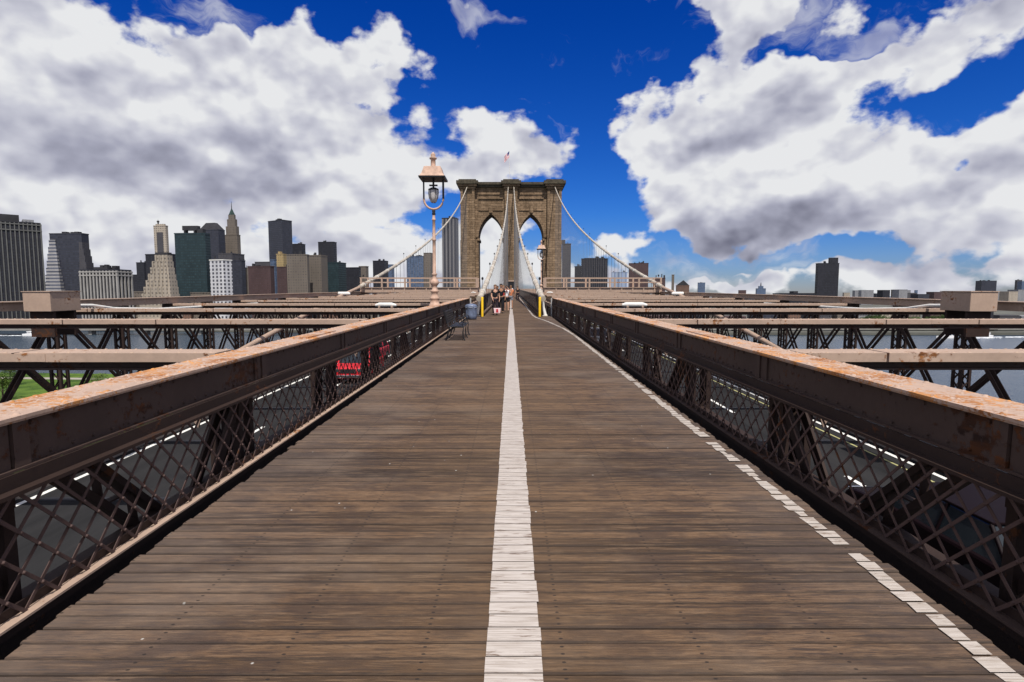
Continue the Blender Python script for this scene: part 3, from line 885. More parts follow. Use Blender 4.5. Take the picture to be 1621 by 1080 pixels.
# ------------------------------------------------------------------ the tower
def tower():
    D = 232.0; base = EYE + SLOPE * D      # local z = h
    t = empty('bridge_tower', (0, D, -1.3), 'brown granite bridge tower with two pointed arches and a heavy cornice', 'tower')
    zb = -base
    H = lambda h: h - zb                   # h above eye line -> local z above the river
    TK = 15.0
    def part(m, name, mat=M_stone): return m.build(name, mat, t)
    # arch walls
    def arch_pts(c, r_h=5.15, n=14):
        R = 11.7; sp = 21.9; pts = []
        am = math.acos((R - r_h) / R)
        for i in range(n + 1):             # right side up to apex
            a = am * i / n; pts.append((c + r_h - R + R * math.cos(a), H(sp + R * math.sin(a))))
        for i in range(n - 1, -1, -1):
            a = am * i / n; pts.append((c - (r_h - R + R * math.cos(a)), H(sp + R * math.sin(a))))
        return pts
    for s in (-1, 1):
        c = s * 8.35; ap = arch_pts(c)
        y0, y1 = 1.6, TK - 1.6; topz = H(43)
        m = MB(); n = len(ap)
        xs = [p[0] for p in ap]
        # strips between arch curve and wall top
        for y, flip in ((y0, False), (y1, True)):
            for (x1_, z1_), (x2_, z2_) in zip(ap, ap[1:]):
                f = [(x2_, y, z2_), (x1_, y, z1_), (x1_, y, topz), (x2_, y, topz)]
                m.add(f, [(3, 2, 1, 0) if flip else (0, 1, 2, 3)])
        vs = []; fs = []
        for (x, z) in ap: vs += [(x, y0, z), (x, y1, z)]
        for i in range(n - 1): fs.append((2 * i, 2 * i + 1, 2 * i + 3, 2 * i + 2))
        m.add(vs, fs)
        part(m, 'arch_wall')
        # hood mould: band following the arch, proud of the wall
        m = MB(); outer = arch_pts(c, 5.15); o2 = []
        for (x, z) in ap:
            cx_ = c + (5.15 - 11.7 if x > c + 1e-6 else -(5.15 - 11.7)) if abs(x - c) > 1e-6 else c
            v = Vector((x - cx_, z - H(21.9))); v = v.normalized() if v.length else Vector((0, 1))
            if abs(x - c) < 1e-6: v = Vector((0, 1.25))
            o2.append((x + v.x * 1.15, z + v.y * 1.15))
        for i in range(n - 1):
            a1, a2, b1, b2 = ap[i], ap[i + 1], o2[i], o2[i + 1]
            ya, yb = 1.15, 1.598
            vs = [(a1[0], ya, a1[1]), (a2[0], ya, a2[1]), (b2[0], ya, b2[1]), (b1[0], ya, b1[1]),
                  (a1[0], yb, a1[1]), (a2[0], yb, a2[1]), (b2[0], yb, b2[1]), (b1[0], yb, b1[1])]
            m.add(vs, [(0, 1, 2, 3), (0, 4, 5, 1), (3, 2, 6, 7)])
        part(m, 'arch_moulding')
        m = MB(); m.box(c - .7, c + .7, .8, 1.597, H(31.9), H(35.2)); part(m, 'keystone')
        # recessed panel mouldings above the arch
        m = MB()
        for h0, h1, y in ((39.3, 39.8, 1.25), (37.5, 38.1, 1.15), (32.75, 33.15, 1.3)):
            if h0 < 34:
                m.box(c - 5.1, c - .72, y, 1.596, H(h0), H(h1)); m.box(c + .72, c + 5.1, y, 1.596, H(h0), H(h1))
            else: m.box(c - 5.1, c + 5.1, y, 1.596, H(h0), H(h1))
        part(m, 'string_course')
    # piers
    for c, w, bw in ((-17.15, 7.3, 5.9), (17.15, 7.3, 5.9), (0, 6.4, 5.2)):
        sg = -1 if c < 0 else 1
        m = MB(); m.box(c - w / 2, c + w / 2, 1.598, TK - 1.598, 0, H(43)); part(m, 'pier_core')
        bc = c + (sg * .7 if c else 0)
        m = MB()
        m.box(bc - bw / 2, bc + bw / 2, .35, TK - .35, 0, H(41.4))
        strips = (-bw / 2 + .55, bw / 2 - .55) if c else (-bw / 2 + .5, bw / 2 - .5)
        for q in strips: m.box(bc + q - .52, bc + q + .52, -.25, .349, 0, H(41.4))
        m.box(bc - .5, bc + .5, -.05, .348, 0, H(36))
        # stepped set-offs
        for hz, e in ((20.5, .25), (3.0, .55), (-6, 1.0)):
            m.box(bc - bw / 2 - e * .4, bc + bw / 2 + e * .4, -.25 - e, TK + e * .2, 0, H(hz))
        part(m, 'buttress')
        m = MB()
        for h0, h1, e in ((41.402, 42.3, .35), (42.302, 43.2, .9), ): m.box(bc - bw / 2 - e, bc + bw / 2 + e, -.25 - e, TK + e, H(h0), H(h1))
        part(m, 'capital')
        m = MB(); m.box(bc - bw / 2 - 1.5, bc + bw / 2 + 1.5, -1.9, TK + 1.6, H(43.202), H(44.5)); m.box(bc - bw / 2 - .6, bc + bw / 2 + .6, -1.1, TK + .9, H(44.502), H(45.1))
        part(m, 'coping', M_moss)
    m = MB(); m.box(-20.4, 20.4, .5, TK - .5, H(42.2), H(43.15)); m.box(-20.6, 20.6, -.2, TK + .2, H(43.151), H(44.15)); part(m, 'cornice', M_moss)
    # imposts and a dark maintenance gate frame against the middle pier
    m = MB()
    for x in (-13.5, -3.2, 3.2, 13.5): m.box(x - .45, x + .45, 1.0, TK - 1, H(20.6), H(21.6))
    part(m, 'impost')
    m = MB(); m.box(-2.0, -1.6, -3, -2.6, H(-1.6), H(3.6)); m.box(1.6, 2.0, -3, -2.6, H(-1.6), H(3.6)); m.box(-2.0, 2.0, -3, -2.6, H(3.601), H(4.2)); part(m, 'gate_frame', M_tan)
    m = MB(); m.box(-1.6, 1.6, -2.75, -2.6, H(-1.5), H(3.55)); part(m, 'gate_panel', M_black)
    # flag
    fz = H(45.1)
    f = empty('flag', (-.7, D + 4, zb + base + fz if False else fz), 'small striped flag flying from the top of the tower', 'flag'); f.scale = (1.35, 1.35, 1.1)
    MB().tube([(0, 0, 0), (0, 0, 10.2)], [.08, .04], 6).build('pole', M_white, f)
    red = speckled('flag red', (.50, .03, .05), .1); wht = speckled('flag white', (.75, .75, .75), .1); blu = speckled('flag blue', (.02, .03, .15), .1)
    m = MB(); nx, nz = 10, 13
    for i in range(nx):
        for j in range(nz):
            def Q(a, b):
                u = a / nx; v = b / nz
                return (-.05 - u * 1.5 + .05 * math.sin(v * 9), .18 * math.sin(u * 7 + v * 2) * u, 10.1 - v * 2.2 - u * 2.1)
            blue = i < 4 and j < 7
            m.add([Q(i, j), Q(i + 1, j), Q(i + 1, j + 1), Q(i, j + 1)], [(0, 1, 2, 3)], 2 if blue else (0 if j % 2 == 0 else 1))
    m.build('cloth', [red, wht, blu], f)
tower()

# diagonal stays fan out from the tower to the deck edge
def stays(s, f, xd, label):
    t = empty('cable_stays', B(xd, 200, -.4), label, 'stays', 'stay ropes below the tower')
    o = t.location.copy()
    for i in range(9):
        dd = 214 - i * 11
        top = B(f(231).x, 231.5, 40 - i * .3)
        MB().tube([top - o, B(xd, dd, -.4) - o], .045, 5).build('stay', M_susp, t)
stays(-1, fi[-1], -2.7, 'thin stay ropes fanning down left of the middle pier')
stays(1, fi[1], 2.7, 'thin stay ropes fanning down right of the middle pier')

# ------------------------------------------------------------------ railings along the narrow walkway
def narrow_rail(s, label):
    t = empty('walkway_fence', B(s * 1.66, 32, -1.62), label, 'fence', 'fences along the narrow walkway', ROT)
    m = MB(); a, b = sorted((s * .0, s * .05)); L = 190
    m.box(a, b, 0, L, 1.14, 1.20); m.build('top_rail', M_tan, t)
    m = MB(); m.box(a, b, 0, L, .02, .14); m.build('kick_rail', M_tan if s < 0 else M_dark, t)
    mp = MB(); mp.box(-.03, .03, -.03, .03, 0, 1.139); me = mp.mesh('fence_post', M_dark)
    y = .0
    while y < 130: inst('fence_post', me, t, (s * .09, y, 0)); y += 2.7
    m = MB(); y = 0
    while y < 60:
        m.bar((s * .03, y, .15), (s * .03, y + .98, 1.13), .008, .03, up=(0, -1, 1)); m.bar((s * .045, y + .98, .15), (s * .045, y, 1.13), .008, .03, up=(0, 1, 1)); y += .22
    m.build('mesh_panel', M_dark, t)
narrow_rail(-1, 'dark lattice fence with tan kick rail left of the people walking')
narrow_rail(1, 'dark lattice fence running to the tower right of the narrow walkway')

# cross panels where the deck narrows
def end_panel(s, label):
    t = empty('end_fence', B(s * 1.72, 32.2, -1.62), label, 'fence', 'short end fences where the walkway narrows', ROT)
    W = .62
    m = MB()
    a, b = sorted((s * (W - .04), s * (W + .03))); m.box(a, b, -.03, .03, 0, 1.0); m.build('end_post', speckled('galvanised steel', (.42, .42, .42), .1, 5, .4), t)
    a, b = sorted((0, s * W)); m = MB(); m.box(a, b, -.02, .02, .96, 1.0); m.build('top_bar', M_dark, t)
    m = MB(); k = 0
    while k < W + .9:
        x0, z0 = k, .02
        for q in (1, -1):
            p0 = (k, .02); p1 = (k - .94, .96)
            xa, za, xb, zb_ = k, .02, k - .94, .96
            if xa > W: za += (xa - W); xa = W
            if xb < 0: zb_ -= (0 - xb); xb = 0
            if q < 0: xa, xb = W - xa, W - xb
            if zb_ > za: m.bar((s * xa, .006 * q, za), (s * xb, .006 * q, zb_), .008, .02, up=(0, 1, 0))
        k += .13
    m.build('wire_mesh', M_dark, t)
end_panel(-1, 'short wire mesh fence beside the left yellow post')
end_panel(1, 'short wire mesh fence with grey end post beside the right yellow post')

for s, side in ((-1, 'left'), (1, 'right')):
    t = empty('yellow_post', B(s * 1.56, 30.2, -1.62), f'bright yellow post guarding the foot of the {side} inner cable', 'post', 'yellow posts at the cable feet', ROT)
    m = MB(); m.lathe([(.065, .03), (.065, 1.06), (.055, 1.09), (.02, 1.10)], n=14); m.build('sleeve', M_yellow, t)
    m = MB(); m.lathe([(.09, 0), (.09, .02), (.06, .03)], n=14); m.build('base_plate', M_dark, t)
    t = empty('cable_boot', B(s * 1.88, 31.1, -1.62), f'white sheathed boot on the deck at the foot of the {side} inner cable', 'boot', 'white boots at the cable feet', ROT)
    m = MB(); m.tube([(s * .05, 0, .02), (s * .02, .02, .12), (-s * .06, .05, .5), (-s * .12, .15, .98), (-s * .13, .22, 1.10)], [.12, .09, .07, .065, .04], 12); m.build('sleeve', M_white, t)
    m = MB(); m.box(-.16, .16, -.14, .16, 0, .06); m.build('foot_block', M_cable, t, bevel=.02)

# ------------------------------------------------------------------ lamps
def lamp_parts():
    P_ = {}
    m = MB()                                # stepped cast base, then the shaft with rings
    m.lathe([(.20, 0), (.20, .05), (.165, .07), (.15, .22), (.17, .24), (.17, .28), (.12, .32), (.11, .46), (.145, .49), (.145, .53), (.09, .57), (.085, .68), (.11, .72), (.15, .78), (.155, .84), (.12, .90), (.075, .95), (.07, 1.06), (.09, 1.08), (.09, 1.12), (.06, 1.15), (.058, 2.0)], n=18)
    P_['base'] = (m, M_pink)
    m = MB(); m.lathe([(.058, 2.0), (.056, 2.25), (.075, 2.27), (.075, 2.31), (.054, 2.33), (.050, 2.95), (.068, 2.97), (.068, 3.0), (.048, 3.02), (.046, 3.14)], n=14)
    P_['shaft'] = (m, M_pink)
    m = MB(); m.lathe([(.046, 3.14), (.07, 3.17), (.05, 3.22), (.062, 3.27), (.05, 3.31)], n=14); P_['neck'] = (m, M_black)
    m = MB(); pts = []                      # U yoke
    for i in range(15):
        a = math.pi * (1 + i / 14); pts.append((.335 * math.cos(a), 0, 3.70 + .36 * math.sin(a)))
    pts = [(-.335, 0, 4.35)] + pts + [(.335, 0, 4.35)]
    for a, b in zip(pts, pts[1:]): pass
    m.tube(pts[1:-1], .036, 10); P_['yoke'] = (m, M_pink)
    m = MB(); m.tube([(-.335, 0, 3.68), (-.335, 0, 4.32)], .028, 8); m.tube([(.335, 0, 3.68), (.335, 0, 4.32)], .036, 8)  # upper yoke arms black: the hood's shade put into their colour
    m.tube([(0, 0, 4.05), (0, 0, 4.36)], .035, 8); m.box(-.14, .14, -.05, .05, 4.13, 4.17); P_['hanger'] = (m, M_black)
    m = MB(); m.lathe([(.06, 3.56), (.11, 3.60), (.15, 3.74), (.17, 3.90), (.165, 3.98), (.11, 4.03)], n=16); P_['globe'] = (m, M_glassgrey)
    m = MB()                                # globe cage
    for k in range(6):
        a = math.pi * k / 3
        m.tube([(.062 * math.cos(a), .062 * math.sin(a), 3.55), (.155 * math.cos(a), .155 * math.sin(a), 3.72), (.178 * math.cos(a), .178 * math.sin(a), 3.9), (.17 * math.cos(a), .17 * math.sin(a), 4.03), (.05 * math.cos(a), .05 * math.sin(a), 4.08)], .008, 5)
    m.lathe([(.178, 3.985), (.182, 4.0), (.178, 4.02), (.10, 4.05)], n=16); P_['cage'] = (m, M_black)
    m = MB()
    def sq(a, z): return [(-a, -a, z), (a, -a, z), (a, a, z), (-a, a, z)]
    rings = [(.425, 4.395), (.355, 4.50), (.315, 4.62), (.285, 4.73), (.25, 4.75)]
    for (a, z), (b, y) in zip(rings, rings[1:]):
        m.add(sq(a, z) + sq(b, y), [(0, 1, 5, 4), (1, 2, 6, 5), (2, 3, 7, 6), (3, 0, 4, 7)])
    m.add(sq(.25, 4.75), [(0, 1, 2, 3)])
    m.lathe([(.10, 4.75), (.085, 4.80), (.08, 5.02), (.125, 5.04), (.125, 5.08), (.07, 5.12), (.085, 5.17), (.05, 5.24), (.01, 5.27)], n=14)
    P_['hood'] = (m, M_pink)
    m = MB(); m.add(sq(.44, 4.34) + sq(.45, 4.395), [(3, 2, 1, 0), (0, 1, 5, 4), (1, 2, 6, 5), (2, 3, 7, 6), (3, 0, 4, 7), (4, 5, 6, 7)]); P_['brim'] = (m, M_black)
    return {k: v[0].mesh(k, v[1]) for k, v in P_.items()}
LP = lamp_parts()
for x, dd, label in ((-2.56, 18.7, 'tall tan lamp post with a square hooded lantern on the left truss'),
                     (2.85, 52.8, 'distant tan lamp post in front of the right arch of the tower')):
    t = empty('lamp_post', B(x, dd, -.62), label, 'lamp post', 'lantern posts on the trusses')
    t.scale = (.96, .96, .955)
    for k, me in LP.items(): inst(k, me, t)

# ------------------------------------------------------------------ bench and litter bin
def bench():
    t = empty('park_bench', B(-1.98, 16.8, -1.615), 'black iron and slat bench against the left truss', 'bench', rot=ROT)
    L = 2.0
    for i in range(7):
        m = MB(); x = .10 + i * .065
        m.box(x, x + .045, 0, L, .42 - .006 * abs(i - 3), .445 - .006 * abs(i - 3)); m.build('seat_slat', M_black, t)
    for i in range(6):
        m = MB(); z = .52 + i * .065
        m.box(.03 - .02 * i * .6, .055 - .02 * i * .6, 0, L, z, z + .045); m.build('back_slat', M_black, t)
    for y in (.03, L / 2, L - .03):
        m = MB()
        m.tube([(.58, y, 0), (.53, y, .1), (.52, y, .25), (.54, y, .41), (.3, y, .41), (.08, y, .42), (.02, y, .6), (-.06, y, .93)], .020, 8)
        m.tube([(.0, y, 0), (.05, y, .15), (.12, y, .41)], .02, 8)
        cx, cz = .47, .60
        m.tube([(.54, y, .41)] + [(cx + .09 * math.cos(a * .6), y, cz + .09 * math.sin(a * .6)) for a in range(-2, 9)], .015, 8)
        m.build('frame', M_black, t)
bench()

def bin_():
    t = empty('litter_bin', B(-2.0, 28.0, -1.615), 'blue grey bagged litter bin standing by the end of the left truss', 'bin', rot=ROT)
    rnd = random.Random(4); M_bag = speckled('blue grey plastic', (.13, .16, .24), .3, 6, .35, .5, bump=.02)
    m = MB(); n = 26; prof = [(.20, 0), (.26, .04), (.285, .2), (.27, .4), (.29, .58), (.305, .66), (.26, .74), (.12, .78), (.02, .79)]
    vs = []; fs = []
    for r, z in prof:
        for k in range(n):
            a = 2 * math.pi * k / n; rr = r * (1 + .07 * math.sin(a * 7 + z * 6) + rnd.uniform(-.02, .02))
            vs.append((rr * math.cos(a), rr * math.sin(a), z))
    for i in range(len(prof) - 1):
        for k in range(n): fs.append((i * n + k, i * n + (k + 1) % n, (i + 1) * n + (k + 1) % n, (i + 1) * n + k))
    m.add(vs, fs, 0, True); m.build('bag', M_bag, t)
    m = MB(); m.tube([(.3 * math.cos(a * .5), .3 * math.sin(a * .5), .60) for a in range(13)], .012, 6, cap=False); m.build('band', speckled('bin hoop', (.35, .37, .42), .1, 5, .4), t)
bin_()

# ------------------------------------------------------------------ the city
def px_t(x): return (x - 809.0) / 880.0
def top_z(y, D): return EYE + (468.0 - y) / 880.0 * D
ALPHA = rad(12)
def box_from_view(x0, x1, xs, D, alpha):
    """footprint of a block seen at distance D whose front runs x0..x1 and whose side runs on to xs"""
    mir = xs is not None and xs < x0
    t0, t1 = px_t(x0), px_t(x1); ts = px_t(xs) if xs is not None else None
    if mir: t0, t1, ts = -t1, -t0, -ts
    ca, sa = math.cos(alpha), math.sin(alpha)
    X1 = t1 * D; w = (X1 - t0 * D) / (ca + t0 * sa)
    if ts is None: dep = w * .75
    else:
        den = ts * ca - sa
        dep = (X1 - ts * D) / den if abs(den) > .03 else w
        dep = max(w * .25, min(dep, w * 2.5))
    cx = X1 - w / 2 * ca + dep / 2 * sa; cy = D + w / 2 * sa + dep / 2 * ca
    if mir: return -cx, cy, w, dep, alpha
    return cx, cy, w, dep, -alpha

GL = [0]
def building(label, cat, x0, x1, xs, ytop, D, mat, steps=(), roof=(), alpha=ALPHA, name='skyscraper', group='towers of the skyline', trim=None, piers=None):
    cx, cy, w, dep, rz = box_from_view(x0, x1, xs, D, alpha)
    t = empty(name, (cx, cy, 2.6), label, cat, group, (0, 0, rz))
    z1 = top_z(ytop, D) - 2.6
    m = MB(); m.box(-w / 2, w / 2, -dep / 2, dep / 2, 0, z1); m.build('walls', mat, t)
    m = MB(); e = .4
    m.box(-w / 2 - e, w / 2 + e, -dep / 2 - e, dep / 2 + e, z1 + .002, z1 + 1.4); m.build('parapet', trim or mat, t)
    for (fx, fw, fh0, fh1, mt, nm) in roof:          # rooftop pieces: centre, width share, heights in view units
        a = top_z(fh0, D) - 2.6; b = top_z(fh1, D) - 2.6
        m = MB(); m.box(w * (fx - fw / 2), w * (fx + fw / 2), -dep * .3, dep * .3, a + .01 if a > z1 + 1.4 else z1 + 1.41, b); m.build(nm, mt, t)
    rq = random.Random(int(x0 * 7 + ytop))
    if name == 'skyscraper' or name == 'office_block':
        for q in range(rq.randint(2, 4)):
            a = rq.uniform(-.42, .34) * w; b = rq.uniform(-.4, .3) * dep; c = rq.uniform(.05, .14) * w
            m = MB(); m.box(a, a + c, b, b + c, z1 + 1.42, z1 + 1.42 + rq.uniform(1.5, 5)); m.build('roof_plant', M_roofdark, t)
    if piers:
        n, pw, mt = piers
        m = MB()
        for i in range(n + 1):
            x = -w / 2 + w * i / n; m.box(x - pw / 2, x + pw / 2, -dep / 2 - 1.0, -dep / 2 - .01, 0, z1)
        k = max(2, int(n * dep / w))
        for i in range(k + 1):
            y = -dep / 2 + dep * i / k
            for sx in (-1, 1):
                a, b = sorted((sx * (w / 2 + .01), sx * (w / 2 + 1.0))); m.box(a, b, y - pw / 2, y + pw / 2, 0, z1)
        for q in (.93, .99): m.box(-w / 2 - 1.2, w / 2 + 1.2, -dep / 2 - 1.2, dep / 2 + 1.2, z1 * q - 1.2, z1 * q)
        m.build('facade_piers', mt, t)
    return t, w, dep, z1

F = {}
F['green'] = facade('green dark glass', (0.016, 0.030, 0.034), (0.006, 0.018, 0.022), 3.0, 3.6, .8, .6)
F['black'] = facade('black curtain wall', (0.018, 0.018, 0.024), (0.008, 0.009, 0.014), 3.0, 3.8, .7, .6)
F['navy'] = facade('navy glass', (0.036, 0.038, 0.050), (0.014, 0.016, 0.026), 4.0, 3.8, .8, .6)
F['blue'] = facade('blue glass', (0.09, 0.12, 0.18), (0.045, 0.07, 0.12), 4.5, 4.0, .8, .6)
F['slate'] = facade('slate grey wall', (0.065, 0.062, 0.068), (0.025, 0.025, 0.032), 3.4, 3.8, .55, .5)
F['stripe'] = facade('vertical dark stripes', (0.16, 0.155, 0.16), (0.02, 0.022, 0.03), 6.5, 900, .55, 1.0)
F['band'] = facade('banded pale wall', (0.32, 0.31, 0.31), (0.05, 0.055, 0.075), 60, 5.4, 1.0, .48)
F['white'] = facade('white gridded wall', (0.58, 0.58, 0.60), (0.05, 0.05, 0.06), 6.2, 4.6, .5, .62)
F['cream'] = facade('cream stone wall', (0.36, 0.31, 0.25), (0.11, 0.095, 0.08), 4.6, 4.4, .42, .45)
F['tan'] = facade('brown stone wall', (0.145, 0.122, 0.100), (0.055, 0.046, 0.042), 3.6, 3.9, .42, .5)
F['maroon'] = facade('maroon brick wall', (0.075, 0.045, 0.045), (0.035, 0.022, 0.024), 3.0, 3.6, .5, .5)
F['ochre'] = facade('ochre stone wall', (0.34, 0.25, 0.12), (0.12, 0.09, 0.05), 4, 4, .4, .5)
F['brick'] = facade('brick wall', (0.15, 0.085, 0.06), (0.04, 0.035, 0.035), 3.2, 3.4, .4, .45)
F['grey'] = facade('pale grey wall', (0.24, 0.24, 0.25), (0.07, 0.075, 0.09), 3.6, 3.6, .45, .5)
M_roofdark = speckled('dark roof', (0.03, 0.03, 0.034), .3, .1, .8, bump=0)
M_fin = speckled('pale facade fins', (0.30, 0.285, 0.265), .15, .1, .7, bump=0)
M_fin2 = speckled('dim facade fins', (0.11, 0.11, 0.105), .15, .1, .7, bump=0)
M_copper = speckled('green copper', (0.03, 0.055, 0.05), .3, .2, .7, bump=0)

building('massive dark tower with pale vertical fins at the far left of the skyline', 'skyscraper', -60, 75, None, 357, 720, F['black'],
         roof=[(.0, .5, 357, 344, M_roofdark, 'penthouse'), (.36, .14, 357, 350, F['grey'], 'cooling_unit')], piers=(19, 1.1, M_fin2), alpha=rad(-43))
# stepped glass and stone block
def stepped_tower():
    D = 900; t, w, dep, z1 = building('stepped office tower, pale banded corner and dark glass face, right of the finned tower', 'skyscraper', 88, 138, 145, 372, D, F['navy'], alpha=rad(5))
    for i in range(9):
        f = i / 9; z = z1 * (.93 - .085 * i); a = w * (.30 + .045 * i)
        m = MB(); m.box(-w / 2 - 1 - 1.1 * i, -w / 2 + a * .62, -dep / 2 - 1.0 - .9 * i, dep * .4, 0, z); m.build('pale_setback', F['band'], t)
        m = MB(); m.box(w / 2 - 5, w / 2 + 1 + 1.9 * i, -dep / 2 - .6 - .5 * i, dep * .4, 0, z * .97); m.build('dark_setback', F['slate'], t)
stepped_tower()
building('low broad block with pale window piers below the stepped office tower', 'office block', 133, 190, 212, 429, 560, F['black'],
         roof=[(-.05, .35, 429, 423, M_roofdark, 'penthouse'), (.0, .08, 423, 420, M_roofdark, 'vent')], piers=(11, 1.5, M_fin), alpha=rad(8), name='office_block', group='office blocks')
building('narrow black tower rising just left of the pale ziggurat', 'skyscraper', 221, 233, None, 417, 1200, F['black'])
building('low dark block with a pointed roof behind the ziggurat shoulder', 'office block', 208, 226, None, 436, 1250, F['black'], name='office_block', group='office blocks')

def ziggurat():
    D = 640; x0, x1 = 219, 274
    cx, cy, w, dep, rz = box_from_view(x0, x1, 290, D, rad(6))
    t = empty('ziggurat_building', (cx, cy, 2.6), 'pale stone ziggurat-shaped building stepping up to a flat top', 'building', 'towers of the skyline', (0, 0, rz))
    zt = top_z(404, D) - 2.6; n = 9; rnd = random.Random(3)
    for i in range(n):
        f = i / (n - 1); a = -w / 2 + w * .48 * f ** 1.05; b = w / 2 - w * .16 * f
        h1 = zt * (.22 + .78 * (f ** .9)); h0 = 0 if i == 0 else zp + .01
        m = MB(); m.box(a, b, -dep / 2 + dep * .30 * f, dep / 2 - dep * .2 * f, h0, h1)
        if i > 1:
            for k in range(5):
                x = a + (b - a) * (k + .2 + rnd.random() * .5) / 5; m.box(x - .8, x + .8, -dep / 2 + dep * .30 * f - .9, -dep / 2 + dep * .30 * f - .01, h0, h1 - .5)
        m.build('setback', F['cream'], t); zp = h1
    m = MB(); m.box(-w * .02, w * .34, -dep * .15, dep * .25, zt + .01, zt + 3); m.build('roof_box', M_roofdark, t)
ziggurat()
t, w, dep, z1 = building('slim pale stone tower with a small finial rising behind the ziggurat', 'skyscraper', 251, 270, 273, 360, 1100, F['cream'],
         roof=[(0, .72, 360, 356.5, F['cream'], 'crown')], alpha=rad(6))
m = MB(); zz = top_z(356.5, 1100) - 2.6; m.lathe([(1.4, 0), (1.2, 3), (2.6, 4), (2.2, 6), (.4, 7), (.2, 9)], (-5, 0, zz), 8); m.build('finial', M_roofdark, t)
m = MB(); m.box(-w * .25, w * .25, -dep / 2 - .6, -dep / 2 - .01, z1 * .25, z1 * .93); m.build('window_bay', F['slate'], t)
building('dark mass of a building directly behind the top of the ziggurat', 'building', 236, 275, 282, 404, 900, F['black'], name='building', group='low buildings')
building('broad green glass slab with a raised dark penthouse', 'skyscraper', 283, 331, 334, 372, 760, F['green'],
         roof=[(-.02, .5, 366, 359, M_roofdark, 'penthouse'), (.30, .2, 372, 364, M_roofdark, 'plant_room'), (-.2, .05, 372, 366, M_roofdark, 'column'), (.12, .05, 372, 366, M_roofdark, 'column')], alpha=rad(4))
t, w, dep, z1 = building('dark glass tower with a cut-corner pyramid roof behind the green slab', 'skyscraper', 322, 352, 362, 366, 1200, F['navy'], alpha=rad(14))
m = MB(); zt = top_z(354, 1200) - 2.6
a, b = w / 2, dep / 2
m.add([(-a, -b, z1 + 1.41), (a, -b, z1 + 1.41), (a, b, z1 + 1.41), (-a, b, z1 + 1.41), (-a * .45, -b * .45, zt), (a * .45, -b * .45, zt), (a * .45, b * .45, zt), (-a * .45, b * .45, zt)],
      [(0, 1, 5, 4), (1, 2, 6, 5), (2, 3, 7, 6), (3, 0, 4, 7), (4, 5, 6, 7)]); m.build('roof', M_roofdark, t)
# spired tower
t, w, dep, z1 = building('brown stone skyscraper with a tapering copper spire, tallest of the left cluster', 'skyscraper', 362, 381, 386, 374, 1250, F['tan'], alpha=rad(10))
prev = z1 + 1.41
for i, (f, y) in enumerate(((.86, 360), (.66, 349), (.48, 342))):
    zt = top_z(y, 1250) - 2.6; m = MB(); m.box(-w / 2 * f, w / 2 * f, -dep / 2 * f, dep / 2 * f, prev, zt); m.build('setback', F['tan'], t); prev = zt + .01
zt = top_z(331, 1250) - 2.6; f = .42; m = MB()
m.add([(-w / 2 * f, -dep / 2 * f, prev), (w / 2 * f, -dep / 2 * f, prev), (w / 2 * f, dep / 2 * f, prev), (-w / 2 * f, dep / 2 * f, prev), (0, 0, zt)], [(0, 1, 4), (1, 2, 4), (2, 3, 4), (3, 0, 4)]); m.build('spire', M_copper, t)
MB().tube([(0, 0, zt - 2), (0, 0, zt + 14)], [.9, .3], 6).build('mast', M_roofdark, t)
building('dark grey block at the foot of the spired tower', 'office block', 350, 372, 391, 403, 1000, F['slate'], name='office_block', group='office blocks')
building('dark blue-grey slab right of the white gridded tower', 'office block', 368, 386, 392, 414, 940, F['navy'], name='office_block', group='office blocks')
building('bright white gridded tower in front of the darker blocks', 'skyscraper', 336, 358, 371, 413, 700, F['white'], trim=M_white, alpha=rad(20))
building('narrow brown sliver of building right of the spired tower', 'office block', 388, 397, None, 425, 1300, F['tan'], name='office_block', group='office blocks')
building('maroon brick slab between the white tower and the brown twin slabs', 'office block', 396, 431, 436, 423, 820, F['maroon'], name='office_block', group='office blocks')
building('thin pale blue glass tower beside the maroon slab', 'skyscraper', 431, 438, 441, 413, 860, F['blue'])
building('low dark building seen above the maroon brick slab', 'building', 407, 431, None, 416, 1150, F['slate'], name='building', group='low buildings')
building('tall slate-blue office tower with a sharp dark right side', 'skyscraper', 430, 452, 467, 351, 1150, F['navy'], alpha=rad(32))
building('black tower half hidden behind the slate-blue office tower', 'skyscraper', 467, 481, 487, 388, 1300, F['black'])
building('ochre stone building with small turrets left of the brown slabs', 'building', 441, 452, None, 404, 950, F['ochre'], roof=[(-.2, .3, 404, 399, F['ochre'], 'turret')], name='building', group='low buildings')
building('dark narrow block left of the brown slabs', 'office block', 441, 456, None, 424, 900, F['maroon'], name='office_block', group='office blocks')
building('broad brown stone slab of the left half of a twin pair', 'skyscraper', 457, 489, 491, 405, 800, F['tan'], alpha=rad(4))
building('broad brown stone slab of the right half of a twin pair', 'skyscraper', 492, 511, 521, 406, 830, F['tan'], alpha=rad(8))
building('black topped tower behind the right brown slab', 'skyscraper', 507, 531, 536, 385, 1200, F['black'], alpha=rad(8))
building('dark teal glass building stepping down right of the brown slabs', 'office block', 520, 538, 550, 417, 900, F['green'], name='office_block', group='office blocks')
building('low dark building with a rounded roof near the foot of the left cable', 'building', 550, 570, 573, 425, 900, F['black'], name='building', group='low buildings')
building('small brown building left of the cable foot', 'building', 570, 581, None, 423, 1000, F['tan'], name='building', group='low buildings')
building('small black glass tower seen through the ropes of the left cable', 'skyscraper', 592, 610, None, 414, 1500, F['black'])
building('pale blue-grey low building right of the small black tower', 'building', 611, 622, None, 420, 1600, F['blue'], name='building', group='low buildings')
building('blue glass slab behind the lamp post', 'skyscraper', 645, 671, None, 407, 1300, F['blue'])
building('slim tan building between the blue slab and the lamp post', 'building', 672, 683, None, 402, 1300, F['tan'], name='building', group='low buildings')
